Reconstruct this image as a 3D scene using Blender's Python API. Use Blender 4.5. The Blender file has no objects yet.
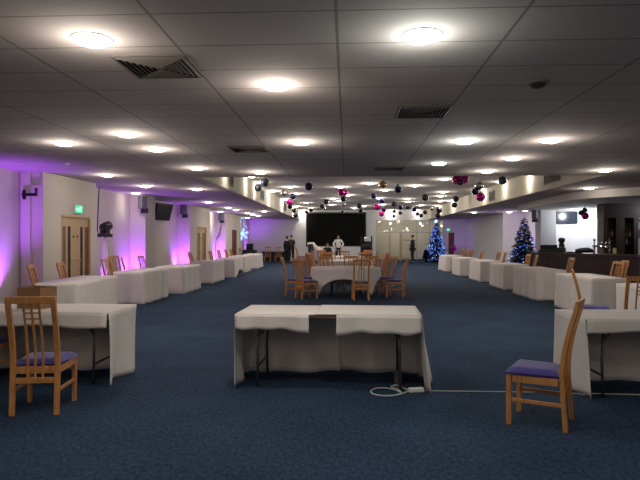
import bpy, math, random
from mathutils import Vector, Matrix, Euler
random.seed(7)
SC = bpy.context.scene
COL = SC.collection
PI = math.pi
R = math.radians

# ------------------------------------------------------------------ camera
F_PX, EYE = 565.0, 1.48
YAW = math.atan(27 / F_PX)
cam_data = bpy.data.cameras.new('camera')
cam_data.sensor_width = 36
cam_data.lens = F_PX / 640 * 36
cam_data.clip_end = 200
cam = bpy.data.objects.new('camera', cam_data)
cam.location = (0, 0, EYE)
cam.rotation_euler = (PI / 2, 0, YAW)
COL.objects.link(cam)
SC.camera = cam
CA, SA = math.cos(YAW), math.sin(YAW)


def ray(px, py):
    u, v = (px - 320) / F_PX, (240 - py) / F_PX
    return (u * CA - SA, u * SA + CA, v)


def at_z(px, py, z):
    r = ray(px, py)
    t = (z - EYE) / r[2]
    return Vector((r[0] * t, r[1] * t, z))


def at_y(px, py, y):
    r = ray(px, py)
    t = y / r[1]
    return Vector((r[0] * t, y, EYE + r[2] * t))


# ------------------------------------------------------------------ materials
def lin(c):
    return tuple(((v / 255) / 12.92 if v / 255 <= .04045 else ((v / 255 + .055) / 1.055) ** 2.4) for v in c)


MATS = {}


def mat(name, rgb, rough=.6, metal=0.0, vary=.12, scale=8.0, bump=0.0, stretch=(1, 1, 1), coat=0.0, trans=0.0, spec=.5, sheen=0.0):
    m = bpy.data.materials.new(name)
    m.use_nodes = True
    nt = m.node_tree
    b = nt.nodes['Principled BSDF']
    col = lin(rgb)
    tc = nt.nodes.new('ShaderNodeTexCoord')
    mp = nt.nodes.new('ShaderNodeMapping')
    mp.inputs['Scale'].default_value = stretch
    nz = nt.nodes.new('ShaderNodeTexNoise')
    nz.inputs['Scale'].default_value = scale
    nz.inputs['Detail'].default_value = 4
    rp = nt.nodes.new('ShaderNodeValToRGB')
    rp.color_ramp.elements[0].position = .3
    rp.color_ramp.elements[1].position = .7
    rp.color_ramp.elements[0].color = tuple(c * (1 - vary) for c in col) + (1,)
    rp.color_ramp.elements[1].color = tuple(min(1, c * (1 + vary)) for c in col) + (1,)
    nt.links.new(tc.outputs['Object'], mp.inputs['Vector'])
    nt.links.new(mp.outputs['Vector'], nz.inputs['Vector'])
    nt.links.new(nz.outputs['Fac'], rp.inputs['Fac'])
    nt.links.new(rp.outputs['Color'], b.inputs['Base Color'])
    b.inputs['Roughness'].default_value = rough
    b.inputs['Metallic'].default_value = metal
    b.inputs['Coat Weight'].default_value = coat
    b.inputs['Transmission Weight'].default_value = trans
    b.inputs['Specular IOR Level'].default_value = spec
    b.inputs['Sheen Weight'].default_value = sheen
    if bump:
        bp = nt.nodes.new('ShaderNodeBump')
        bp.inputs['Strength'].default_value = bump
        bp.inputs['Distance'].default_value = .01
        nt.links.new(nz.outputs['Fac'], bp.inputs['Height'])
        nt.links.new(bp.outputs['Normal'], b.inputs['Normal'])
    MATS[name] = m
    return m


def emis(name, rgb, strength):
    m = bpy.data.materials.new(name)
    m.use_nodes = True
    b = m.node_tree.nodes['Principled BSDF']
    b.inputs['Base Color'].default_value = lin(rgb) + (1,)
    b.inputs['Emission Color'].default_value = lin(rgb) + (1,)
    b.inputs['Emission Strength'].default_value = strength
    MATS[name] = m
    return m


def grid_line(nt, sock, period, half, offset=0.0):
    """1 inside a thin joint line that repeats with the period along one coordinate"""
    a = nt.nodes.new('ShaderNodeMath'); a.operation = 'ADD'; a.inputs[1].default_value = offset
    nt.links.new(sock, a.inputs[0])
    p = nt.nodes.new('ShaderNodeMath'); p.operation = 'PINGPONG'; p.inputs[1].default_value = period / 2
    nt.links.new(a.outputs[0], p.inputs[0])
    l = nt.nodes.new('ShaderNodeMath'); l.operation = 'LESS_THAN'; l.inputs[1].default_value = half
    nt.links.new(p.outputs[0], l.inputs[0])
    return l.outputs[0]


def ceiling_material():
    m = mat('ceiling_tile', (176, 165, 160), rough=.9, vary=.05, scale=1.1)
    nt = m.node_tree
    b = nt.nodes['Principled BSDF']
    geo = nt.nodes.new('ShaderNodeNewGeometry')
    sep = nt.nodes.new('ShaderNodeSeparateXYZ')
    nt.links.new(geo.outputs['Position'], sep.inputs[0])
    lx = grid_line(nt, sep.outputs['X'], 1.2, .011, 12.07)
    ly = grid_line(nt, sep.outputs['Y'], .6, .009, 12.03)
    mx = nt.nodes.new('ShaderNodeMath'); mx.operation = 'MAXIMUM'
    nt.links.new(lx, mx.inputs[0]); nt.links.new(ly, mx.inputs[1])
    mix = nt.nodes.new('ShaderNodeMix'); mix.data_type = 'RGBA'
    old = b.inputs['Base Color'].links[0].from_socket
    nt.links.new(mx.outputs[0], mix.inputs['Factor'])
    nt.links.new(old, mix.inputs['A'])
    mix.inputs['B'].default_value = lin((128, 119, 113)) + (1,)
    nt.links.new(mix.outputs['Result'], b.inputs['Base Color'])
    return m


def carpet_material():
    m = bpy.data.materials.new('blue_carpet')
    m.use_nodes = True
    nt = m.node_tree
    b = nt.nodes['Principled BSDF']
    b.inputs['Roughness'].default_value = .95
    b.inputs['Specular IOR Level'].default_value = .1
    geo = nt.nodes.new('ShaderNodeNewGeometry')
    n1 = nt.nodes.new('ShaderNodeTexNoise'); n1.inputs['Scale'].default_value = 38; n1.inputs['Detail'].default_value = 5
    mp = nt.nodes.new('ShaderNodeMapping'); mp.inputs['Scale'].default_value = (1, .55, 1)
    n2 = nt.nodes.new('ShaderNodeTexNoise'); n2.inputs['Scale'].default_value = 1.3; n2.inputs['Detail'].default_value = 2
    rp = nt.nodes.new('ShaderNodeValToRGB')
    e = rp.color_ramp.elements
    e[0].position, e[1].position = .36, .66
    e[0].color = lin((30, 43, 61)) + (1,)
    e[1].color = lin((53, 70, 94)) + (1,)
    mixv = nt.nodes.new('ShaderNodeMath'); mixv.operation = 'MULTIPLY_ADD'; mixv.inputs[1].default_value = .25
    sub = nt.nodes.new('ShaderNodeMath'); sub.operation = 'MULTIPLY'; sub.inputs[1].default_value = .75
    nt.links.new(geo.outputs['Position'], mp.inputs['Vector'])
    nt.links.new(mp.outputs['Vector'], n1.inputs['Vector'])
    nt.links.new(geo.outputs['Position'], n2.inputs['Vector'])
    nt.links.new(n1.outputs['Fac'], sub.inputs[0])
    nt.links.new(n2.outputs['Fac'], mixv.inputs[0])
    nt.links.new(sub.outputs[0], mixv.inputs[2])
    nt.links.new(mixv.outputs[0], rp.inputs['Fac'])
    nt.links.new(rp.outputs['Color'], b.inputs['Base Color'])
    bp = nt.nodes.new('ShaderNodeBump'); bp.inputs['Strength'].default_value = .5; bp.inputs['Distance'].default_value = .01
    nt.links.new(n1.outputs['Fac'], bp.inputs['Height'])
    nt.links.new(bp.outputs['Normal'], b.inputs['Normal'])
    return m


M_CEIL = ceiling_material()
M_CARPET = carpet_material()
M_PLASTER = mat('ceiling_plaster', (200, 193, 186), rough=.9, vary=.03, scale=.6)
M_WALL = mat('cream_wall_paint', (205, 196, 184), rough=.85, vary=.03, scale=.7)
M_WALLW = mat('white_wall_paint', (222, 220, 222), rough=.85, vary=.02, scale=.7)
M_COFFER = mat('coffer_wall_paint', (214, 206, 186), rough=.85, vary=.03, scale=.7)
M_CLOTH = mat('white_tablecloth', (226, 217, 212), rough=.9, vary=.04, scale=3, sheen=.2)
M_OAK = mat('oak_wood', (190, 131, 75), rough=.45, vary=.22, scale=14, stretch=(6, 6, .6))
M_SEAT = mat('purple_seat_fabric', (58, 46, 124), rough=.9, vary=.2, scale=60, sheen=.3)
M_DOOR = mat('pale_oak_door', (188, 158, 116), rough=.5, vary=.12, scale=9, stretch=(5, 5, .5))
M_VENEER = mat('red_brown_veneer', (106, 60, 36), rough=.5, vary=.2, scale=9, stretch=(5, 5, .5))
M_BROWNDOOR = mat('dark_brown_door', (110, 76, 42), rough=.5, vary=.2, scale=9, stretch=(5, 5, .5))
M_DARKGLASS = mat('dark_door_glass', (52, 48, 40), rough=.15, vary=.05)
M_BLACK = mat('black_plastic', (22, 21, 24), rough=.45, vary=.1)
M_BLACKM = mat('black_metal', (36, 35, 38), rough=.4, metal=.6, vary=.1)
M_LEG = mat('grey_steel_leg', (100, 98, 100), rough=.4, metal=.7, vary=.1)
M_TABLETOP = mat('table_board', (120, 98, 76), rough=.6, vary=.1, scale=6)
M_GREY = mat('grey_plastic', (92, 90, 98), rough=.6, vary=.05)
M_WHITE = mat('white_plastic', (226, 224, 218), rough=.5, vary=.03)
M_TRIM = mat('white_lamp_trim', (230, 226, 218), rough=.5, vary=.02)
M_SCREEN = mat('black_stage_screen', (9, 10, 9), spec=.15, rough=.8, vary=.25, scale=1.5)
M_TV = mat('dark_tv_glass', (40, 48, 58), rough=.18, vary=.1)
M_BARWOOD = mat('dark_bar_wood', (52, 33, 27), rough=.45, vary=.3, scale=10, stretch=(6, 6, .5))
M_BARTOP = mat('bar_top_wood', (58, 42, 36), rough=.3, vary=.2, scale=10)
M_CHROME = mat('chrome', (215, 215, 218), rough=.15, metal=1, vary=.03)
M_STEEL = mat('brushed_steel', (170, 170, 172), rough=.3, metal=.9, vary=.05)
M_GLASS = mat('clear_glass', (250, 252, 250), rough=.02, trans=1.0, vary=0)
M_BOTTLE = mat('dark_bottle_glass', (40, 52, 40), rough=.1, vary=.2)
M_AMBER = mat('amber_spirit', (150, 90, 36), rough=.1, vary=.2)
M_CARD = mat('brown_cardboard', (150, 112, 80), rough=.85, vary=.06, scale=5)
M_CABLE = mat('white_cable', (212, 208, 200), rough=.5, vary=.02)
M_BRASS = mat('brass', (200, 160, 80), rough=.3, metal=1, vary=.05)
M_GOLD = mat('gold_bauble', (206, 190, 140), rough=.18, metal=.85, vary=.08)
M_SILVER = mat('silver_bauble', (190, 186, 176), rough=.2, metal=.9, vary=.08)
M_NAVY = mat('navy_bauble', (34, 34, 84), rough=.16, metal=.6, vary=.12)
M_DARK = mat('dark_bauble', (36, 34, 44), rough=.2, metal=.5, vary=.12)
M_MAG = mat('magenta_bauble', (214, 34, 142), rough=.2, metal=.6, vary=.12)
M_BLUEGREY = mat('blue_grey_bauble', (84, 94, 108), rough=.3, metal=.5, vary=.08)
M_PURPLED = mat('plum_bauble', (84, 44, 92), rough=.2, metal=.6, vary=.1)
M_NEEDLE = mat('dark_fir_needles', (22, 36, 62), rough=.7, vary=.35, scale=12)
M_BARK = mat('trunk_bark', (70, 52, 38), rough=.9, vary=.2)
M_SKIN = mat('skin', (196, 146, 120), rough=.6, vary=.04)
M_HAIR = mat('dark_hair', (30, 24, 22), rough=.7, vary=.2, scale=40)
M_SUIT = mat('black_clothing', (24, 23, 28), rough=.85, vary=.15, scale=20)
M_SHIRT = mat('white_shirt', (224, 220, 218), rough=.85, vary=.04, scale=20)
M_TWIG = mat('dark_twig', (58, 44, 40), rough=.85, vary=.2)
M_YELLOW = mat('yellow_card', (222, 200, 110), rough=.7, vary=.03)
M_VENT = mat('vent_grey', (104, 96, 90), rough=.7, vary=.04)
M_VENTD = mat('vent_dark', (30, 28, 27), rough=.8, vary=.1)
M_SIGNW = emis('exit_sign_white', (215, 255, 235), 1.5)
M_SIGNG = emis('exit_sign_green', (20, 190, 130), 1.6)
M_LENS = emis('warm_lamp_lens', (255, 244, 222), 14)
M_LENSC = emis('cool_lamp_lens', (236, 255, 246), 14)
M_FAIRYB = emis('blue_fairy_light', (70, 120, 255), 5)
M_FAIRYW = emis('cool_fairy_light', (170, 200, 255), 4)
M_SNOW = emis('ice_blue_star_light', (150, 200, 255), 2.5)
M_PAR = emis('violet_lamp_lens', (170, 90, 255), 5)


# ------------------------------------------------------------------ mesh builder
class MB:
    def __init__(self):
        self.v, self.f, self.mi = [], [], []
        self.cur = 0

    def add(self, verts, faces, M=None):
        o = len(self.v)
        for p in verts:
            p = Vector(p)
            self.v.append(M @ p if M else p)
        for f in faces:
            self.f.append(tuple(i + o for i in f))
            self.mi.append(self.cur)
        return self

    def box(self, c, s, rz=0, M=None):
        x, y, z = s[0] / 2, s[1] / 2, s[2] / 2
        vs = [(-x, -y, -z), (x, -y, -z), (x, y, -z), (-x, y, -z), (-x, -y, z), (x, -y, z), (x, y, z), (-x, y, z)]
        fs = [(0, 3, 2, 1), (4, 5, 6, 7), (0, 1, 5, 4), (1, 2, 6, 5), (2, 3, 7, 6), (3, 0, 4, 7)]
        T = Matrix.Translation(c) @ Matrix.Rotation(rz, 4, 'Z')
        if M:
            T = M @ T
        return self.add(vs, fs, T)

    def bounds(self, x0, x1, y0, y1, z0, z1):
        return self.box(((x0 + x1) / 2, (y0 + y1) / 2, (z0 + z1) / 2), (x1 - x0, y1 - y0, z1 - z0))

    def prism(self, poly, z0, z1, M=None):
        n = len(poly)
        vs = [(x, y, z0) for x, y in poly] + [(x, y, z1) for x, y in poly]
        fs = [tuple(range(n - 1, -1, -1)), tuple(range(n, 2 * n))]
        fs += [(i, (i + 1) % n, n + (i + 1) % n, n + i) for i in range(n)]
        return self.add(vs, fs, M)

    def tube(self, pts, r, n=8, cap=True):
        pts = [Vector(p) for p in pts]
        rs = r if isinstance(r, (list, tuple)) else [r] * len(pts)
        rings = []
        prev = None
        for i, p in enumerate(pts):
            t = (pts[min(i + 1, len(pts) - 1)] - pts[max(i - 1, 0)]).normalized()
            if prev is None:
                a = Vector((0, 0, 1)) if abs(t.z) < .9 else Vector((1, 0, 0))
                u = t.cross(a).normalized()
            else:
                u = (prev - t * prev.dot(t)).normalized()
            prev = u
            w = t.cross(u)
            rings.append([p + (u * math.cos(2 * PI * k / n) + w * math.sin(2 * PI * k / n)) * rs[i] for k in range(n)])
        vs = [q for rg in rings for q in rg]
        fs = []
        for i in range(len(rings) - 1):
            for k in range(n):
                fs.append((i * n + k, i * n + (k + 1) % n, (i + 1) * n + (k + 1) % n, (i + 1) * n + k))
        if cap:
            fs.append(tuple(range(n - 1, -1, -1)))
            fs.append(tuple((len(rings) - 1) * n + k for k in range(n)))
        return self.add(vs, fs)

    def sweep(self, pts, w, d):
        """rectangular bar (w across x, d across the path in the yz plane)"""
        pts = [Vector(p) for p in pts]
        vs, fs = [], []
        ws = w if isinstance(w, (list, tuple)) else [w] * len(pts)
        for i, p in enumerate(pts):
            t = (pts[min(i + 1, len(pts) - 1)] - pts[max(i - 1, 0)]).normalized()
            x = Vector((1, 0, 0))
            nrm = x.cross(t).normalized()
            for sx, sd in ((-1, -1), (1, -1), (1, 1), (-1, 1)):
                vs.append(p + x * sx * ws[i] / 2 + nrm * sd * d / 2)
        for i in range(len(pts) - 1):
            for k in range(4):
                fs.append((i * 4 + k, i * 4 + (k + 1) % 4, (i + 1) * 4 + (k + 1) % 4, (i + 1) * 4 + k))
        fs.append((3, 2, 1, 0))
        o = (len(pts) - 1) * 4
        fs.append((o, o + 1, o + 2, o + 3))
        return self.add(vs, fs)

    def lathe(self, prof, n=24, c=(0, 0, 0), M=None):
        vs, fs = [], []
        for r, z in prof:
            for k in range(n):
                a = 2 * PI * k / n
                vs.append((c[0] + r * math.cos(a), c[1] + r * math.sin(a), c[2] + z))
        for i in range(len(prof) - 1):
            for k in range(n):
                fs.append((i * n + k, i * n + (k + 1) % n, (i + 1) * n + (k + 1) % n, (i + 1) * n + k))
        fs.append(tuple(range(n - 1, -1, -1)))
        fs.append(tuple((len(prof) - 1) * n + k for k in range(n)))
        return self.add(vs, fs, M)

    def ball(self, c, r, n=16, m=10, sc=(1, 1, 1)):
        vs = [(c[0], c[1], c[2] - r * sc[2])]
        for i in range(1, m):
            t = PI * i / m
            for k in range(n):
                a = 2 * PI * k / n
                vs.append((c[0] + r * sc[0] * math.sin(t) * math.cos(a), c[1] + r * sc[1] * math.sin(t) * math.sin(a), c[2] - r * sc[2] * math.cos(t)))
        vs.append((c[0], c[1], c[2] + r * sc[2]))
        fs = [(0, 1 + (k + 1) % n, 1 + k) for k in range(n)]
        for i in range(m - 2):
            for k in range(n):
                a, b = 1 + i * n, 1 + (i + 1) * n
                fs.append((a + k, a + (k + 1) % n, b + (k + 1) % n, b + k))
        L = len(vs) - 1
        b = 1 + (m - 2) * n
        fs += [(b + k, b + (k + 1) % n, L) for k in range(n)]
        return self.add(vs, fs)

    def build(self, name, m, parent=None, smooth=False, bevel=0.0):
        me = bpy.data.meshes.new(name)
        me.from_pydata([tuple(p) for p in self.v], [], self.f)
        ms = m if isinstance(m, (list, tuple)) else [m]
        for x in ms:
            me.materials.append(x)
        for p, i in zip(me.polygons, self.mi):
            p.material_index = i
            p.use_smooth = smooth
        me.update()
        o = bpy.data.objects.new(name, me)
        COL.objects.link(o)
        if parent:
            o.parent = parent
        if bevel:
            b = o.modifiers.new('bevel', 'BEVEL')
            b.width = bevel
            b.segments = 2
            b.limit_method = 'ANGLE'
        return o


def tag(o, label=None, cat=None, group=None, kind=None):
    if label: o['label'] = label
    if cat: o['category'] = cat
    if group: o['group'] = group
    if kind: o['kind'] = kind
    return o


def thing(name, loc, rz, label, cat, group=None):
    o = bpy.data.objects.new(name, None)
    o.empty_display_size = .1
    o.location = loc
    o.rotation_euler = (0, 0, rz)
    COL.objects.link(o)
    return tag(o, label, cat, group)


def kids(o):
    return [c for c in COL.objects if c.parent == o]


def copy_tree(proto_parts, root):
    """copy each part (and its sub-parts) of a prototype under a new root"""
    for p, subs in proto_parts:
        c = p.copy(); COL.objects.link(c); c.parent = root
        for s in subs:
            d = s.copy(); COL.objects.link(d); d.parent = c


def parts_of(root):
    allo = list(COL.objects)
    return [(p, [s for s in allo if s.parent == p]) for p in allo if p.parent == root]


def struct(name, mb, m, parent=None, **k):
    return tag(mb.build(name, m, parent, **k), kind='structure')


ORD = ['first', 'second', 'third', 'fourth', 'fifth', 'sixth', 'seventh', 'eighth', 'ninth', 'tenth', 'eleventh', 'twelfth', 'thirteenth', 'fourteenth', 'fifteenth']

# ------------------------------------------------------------------ the setting
ZC, ZH = 2.93, 3.60           # low ceiling, coffer ceiling
Y_EDGE, Y_BACK = 12.92, 40.0
XL, XP = -6.95, -6.45         # recess wall, pier face
CX0, CX1 = -3.38, 5.72        # coffer between
X_RF, X_RN = 8.4, 9.5         # far right wall, niche wall

struct('floor', MB().bounds(-7.3, 13.2, -7.2, 44.2, -.1, 0), M_CARPET)
b = MB()
b.bounds(-7.3, 13.2, -7.2, Y_EDGE, ZC, ZC + .12)
b.bounds(-7.3, CX0 - .1, Y_EDGE, Y_BACK, ZC, ZC + .12)
b.bounds(CX1 + .1, 13.2, Y_EDGE, Y_BACK, ZC, ZC + .12)
struct('ceiling', b, M_CEIL)
b = MB()
b.bounds(CX0, CX1, Y_EDGE, Y_BACK, ZH, ZH + .1)
struct('ceiling', b, M_PLASTER)
b = MB()
b.bounds(CX0 - .1, CX0, Y_EDGE, Y_BACK, ZC, ZH)
struct('wall_coffer_left', b, M_COFFER)
struct('wall_coffer_right', MB().bounds(CX1, CX1 + .1, Y_EDGE, Y_BACK, ZC, ZH), M_COFFER)
struct('wall_coffer_front', MB().bounds(CX0, CX1, Y_EDGE - .1, Y_EDGE - .001, ZC + .121, ZH), M_COFFER)

struct('wall_left', MB().bounds(XL - .15, XL, -7.2, Y_BACK, 0, ZC), M_WALL)
struct('wall_rear', MB().bounds(-7.1, 13.2, -7.2, -7.05, 0, ZC), M_WALL)
struct('wall_right', MB().bounds(13, 13.2, -7.05, 24.2, 0, ZC), M_WALL)


# piers on the left wall, some with a doorway cut in
def pier(name, y0, y1, door=None):
    b = MB()
    if door:
        d0, d1, dh = door
        b.bounds(XL, XP, y0, d0, 0, ZC)
        b.bounds(XL, XP, d1, y1, 0, ZC)
        b.bounds(XL, XP, d0, d1, dh, ZC)
        b.bounds(XL, XP - .16, d0, d1, 0, dh)
    else:
        b.bounds(XL, XP, y0, y1, 0, ZC)
    return struct(name, b, M_WALL)


pier('pier', 11.71, 14.24, (12.48, 13.92, 2.06))
pier('pier', 17.8, 18.72)
pier('pier', 22.96, 26.35, (24.04, 25.6, 2.06))
pier('pier', 29.8, 34.0, (31.45, 32.7, 2.06))


def door(name, y0, y1, h, dark=False):
    root = bpy.data.objects.new(name, None)
    root.location = (XP - .16, (y0 + y1) / 2, 0)
    COL.objects.link(root)
    root['kind'] = 'structure'
    w = y1 - y0
    fr = MB()
    fr.bounds(.1, .172, -w / 2, -w / 2 + .03, 0, h)
    fr.bounds(.1, .172, w / 2 - .05, w / 2, 0, h)
    fr.bounds(.1, .172, -w / 2 + .03, w / 2 - .05, h - .05, h)
    fr.build('door_frame', M_BROWNDOOR if dark else M_DOOR, root)
    for s in (-1, 1):
        l = w / 2 - .04
        leaf = MB().bounds(.08, .13, min(0, s * l) + .002, max(0, s * l) - .002, 0.005, h - .052).build('leaf', M_BROWNDOOR if dark else M_DOOR, root)
        MB().bounds(.13, .134, min(s * l * .97, s * l * .7), max(s * l * .97, s * l * .7), .06, h - .26).build('veneer_panel', M_VENEER, leaf)
        MB().bounds(.13, .135, min(s * l * .54, s * l * .36), max(s * l * .54, s * l * .36), .25, h - .26).build('vision_panel', M_DARKGLASS, leaf)
        hb = MB()
        hb.tube([(.13, s * .07, 1.0), (.18, s * .07, 1.0), (.18, s * .17, 1.0)], .011)
        hb.build('handle', M_BRASS, leaf, smooth=True)
        if not dark:
            p = MB()
            p.lathe([(.035, 0), (.035, .004)], 16, M=Matrix.Translation((.13, s * .1, 1.56)) @ Matrix.Rotation(PI / 2, 4, 'Y'))
            p.build('sign_plate', M_BLACKM, leaf)
    return root


door('door_1', 12.48, 13.92, 2.06)
door('door_2', 24.04, 25.6, 2.06)
door('door_3', 31.45, 32.7, 2.06, True)
struct('trim_1', MB().bounds(XL + .05, XL + .25, 11.65, 11.708, 0, ZC - .002), M_WALL)     # boxed-in riser on the pier
# skirting along the left wall
b = MB()
for y0, y1 in ((-7, 11.71), (14.24, 17.8), (18.72, 22.96), (26.35, 29.8), (34.0, 40)):
    b.bounds(XL, XL + .018, y0, y1, 0, .1)
for y0, y1 in ((11.71, 12.48), (13.92, 14.24), (17.8, 18.72), (22.96, 24.04), (25.6, 26.35)):
    b.bounds(XP, XP + .018, y0, y1, 0, .1)
struct('baseboard_left', b, M_WHITE)

# back wall with the glazed opening
GX0, GX1, GH = 2.05, 6.75, 2.88
b = MB()
b.bounds(XL - .15, GX0, Y_BACK, Y_BACK + .2, 0, ZH)
b.bounds(GX1, X_RF + .2, Y_BACK, Y_BACK + .2, 0, ZH)
b.bounds(GX0, GX1, Y_BACK, Y_BACK + .2, GH, ZH)
struct('wall_back', b, M_WALLW)
# lobby behind the glass
b = MB()
b.bounds(GX0 - .4, GX1 + .4, 44, 44.2, 0, 3)
b.bounds(GX0 - .5, GX0 - .4, Y_BACK + .2, 44.2, 0, 3)
b.bounds(GX1 + .4, GX1 + .5, Y_BACK + .2, 44.2, 0, 3)
struct('wall_lobby', b, mat('lobby_wall_paint', (206, 200, 186), rough=.8, vary=.03))
struct('ceiling_lobby', MB().bounds(GX0 - .5, GX1 + .5, Y_BACK + .2, 44.2, 3, 3.1), M_PLASTER)

# right side: far wall, niche, bar recess
struct('wall_right_far', MB().bounds(X_RF, X_RF + .2, 31, Y_BACK, 0, ZC), M_WALLW)
struct('wall_niche', MB().bounds(X_RF, X_RN + .2, 30.9, 31, 0, ZC).bounds(X_RN, X_RN + .2, 24.2, 30.9, 0, ZC), M_WALLW)
struct('wall_bar_back', MB().bounds(8.56, 13, 24, 24.2, 0, ZC), M_WALLW)
struct('column_1', MB().bounds(7.95, 8.56, 23.6, 24.3, 0, ZC), mat('column_grey_paint', (176, 174, 178), rough=.8, vary=.03))
struct('baseboard_right', MB().bounds(X_RF - .018, X_RF, 31, Y_BACK, 0, .1), M_WHITE)
# dropped bulkhead over the bar with a rounded corner
poly = [(13, 15.2), (10.2, 15.3)]
cx, cy, rr = 9.3, 18.1, 2.6
for k in range(0, 13):
    a = R(-80 - k * 8)
    poly.append((cx + rr * math.cos(a) * .95, cy + rr * math.sin(a)))
poly += [(6.85, 21), (7.1, 23.6), (7.1, 24), (13, 24)]
struct('ceiling_bulkhead', MB().prism(poly[::-1], 2.70, ZC - .001), M_PLASTER)


# ------------------------------------------------------------------ lamps
def spot(name, loc, energy, col, angle=120, blend=.8, radius=.06, rot=(0, 0, 0)):
    l = bpy.data.lights.new(name, 'SPOT')
    l.energy = energy; l.color = col; l.spot_size = R(angle); l.spot_blend = blend; l.shadow_soft_size = radius
    o = bpy.data.objects.new(name, l)
    o.location = loc; o.rotation_euler = rot
    COL.objects.link(o)
    return o


def point(name, loc, energy, col, radius=.06):
    l = bpy.data.lights.new(name, 'POINT')
    l.energy = energy; l.color = col; l.shadow_soft_size = radius
    o = bpy.data.objects.new(name, l)
    o.location = loc
    COL.objects.link(o)
    return o


def lamp(x, y, z, energy, col, cone=150):
    # the beam, and an added fill light below it that brightens walls and ceiling
    spot('downlight_beam', (x, y, z - .05), energy * BEAM, col, cone, 1.0, .1)
    point('downlight_fill', (x, y, z - DROP), energy * FILL, col, .1)


BEAM, FILL, DROP = .86, .19, .17
tr = MB()
prof = [(.132, 0), (.132, -.006), (.142, -.006), (.145, -.003), (.145, 0)]
n = 28
for r_, z_ in prof:
    for k in range(n):
        tr.v.append(Vector((r_ * math.cos(2 * PI * k / n), r_ * math.sin(2 * PI * k / n), z_)))
for i in range(len(prof) - 1):
    for k in range(n):
        tr.f.append((i * n + k, (i + 1) * n + k, (i + 1) * n + (k + 1) % n, i * n + (k + 1) % n)); tr.mi.append(0)
lens_mb = MB().lathe([(.132, -.002), (.131, -.014), (.115, -.028), (.07, -.038), (.015, -.041)], 28)
first_light = []


def downlight(x, y, z, label, group, energy, cool=False, cone=130):
    t = thing('ceiling_downlight', (x, y, z), 0, label, 'ceiling light', group)
    if not first_light:
        r = tr.build('trim_ring', M_TRIM, t, smooth=True)
        l = lens_mb.build('lamp_lens', M_LENS, t, smooth=True)
        lc = l.data.copy(); lc.materials[0] = M_LENSC
        first_light.extend([r, l.data, lc])
    else:
        r = first_light[0].copy(); COL.objects.link(r); r.parent = t
        l = bpy.data.objects.new('lamp_lens', first_light[2] if cool else first_light[1]); COL.objects.link(l); l.parent = t
    col = (.93, 1.0, .93) if cool else (1.0, .92, .82)
    lamp(x, y, z, energy, col, cone)
    return t


E_LOW, E_HIGH = 95, 135
near_lights = [(92, 39, 'near the big square air vent, upper left'),
               (422, 35, 'largest of all, top right of the centre'),
               (276, 85, 'second largest near the middle of the tiled ceiling'),
               (127, 134, 'front one of the close pair above the left table row'),
               (157, 149, 'rear one of the close pair above the left table row'),
               (64, 143, 'above the second left table, out from the exit doors'),
               (107, 175, 'close to the exit door pier by the left wall'),
               (301, 142, 'alone in the middle before the ceiling step'),
               (197, 168, 'at the left corner where the raised ceiling starts'),
               (145.5, 186, 'in front of the black wall screen'),
               (197, 189, 'under the left soffit near the raised ceiling corner'),
               (136, 193, 'tucked against the left wall above the grey speaker'),
               (465, 141, 'inner one of the pair level across the right half'),
               (551, 140, 'outer one of the pair level across the right half'),
               (513, 158, 'between the right pair and the ceiling step'),
               (605, 170, 'outermost on the right, before the bar bulkhead'),
               (487, 171, 'at the ceiling step over the right table row'),
               (260, 172, 'at the ceiling step, left of the hanging blue-grey bauble'),
               (439, 163, 'smallest, alone short of the ceiling step')]
for i, (px, py, d) in enumerate(near_lights):
    p = at_z(px, py, ZC)
    downlight(p.x, p.y, ZC, 'round ceiling downlight ' + d, 'downlights in the low tiled ceiling', E_LOW * (.35 if px in (439, 136) else 1), cool=px in (422, 465, 439))
soff = [(208.7, 202.2), (228.1, 207.6), (236.2, 209.6), (220.2, 211.6), (247.5, 212.9), (252.7, 214.2), (258.1, 215.7), (264.1, 211.2), (247.5, 217.6)]
soff.sort(key=lambda q: -at_z(q[0], q[1], ZC).y)
soff.reverse()
for i, (px, py) in enumerate(soff):
    p = at_z(px, py, ZC)
    downlight(p.x, p.y, ZC, f'small round downlight under the far left soffit, {ORD[i]} from the camera', 'downlights under the left soffit', E_LOW)
rs = [(505, 215, 'beside the niche tree, farther of two'), (518.7, 212.5, 'just above the tree beside the bar, nearer of two'), (589, 188, 'in the bulkhead corner over the bar'), (474, 212.3, 'over the far right tables, under the soffit')]
for px, py, d in rs:
    p = at_z(px, py, ZC)
    if p.x > X_RN: p = at_z(px, py, ZC) ; p.x = X_RN - .35
    if px == 505: p.y = 29.6; p.x = 8.35
    if px == 518.7: p.y = 28.2; p.x = 8.75
    downlight(p.x, p.y, ZC, 'small round downlight ' + d, 'downlights under the right soffit', E_LOW)
coffer = [(290, 186.9), (273.1, 190.9), (296.9, 193.5), (285.6, 199.4), (306.2, 202.7), (296.9, 206.2), (311.2, 207.7), (340.6, 186.9), (333.1, 198.5), (338.7, 200.9), (331.9, 204.7), (348.1, 195),
          (369.7, 183.4), (385, 190), (378.7, 197.9), (383.1, 204.4), (364.4, 206), (354.7, 208), (415, 185.6), (406.9, 198.7), (408.1, 201.6), (444.7, 179.1), (443.1, 191.9), (440.6, 196), (440.4, 200.9), (421.2, 205.1)]
pts = [at_z(px, py, ZH) for px, py in coffer]
order = sorted(range(len(pts)), key=lambda i: pts[i].x)
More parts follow.
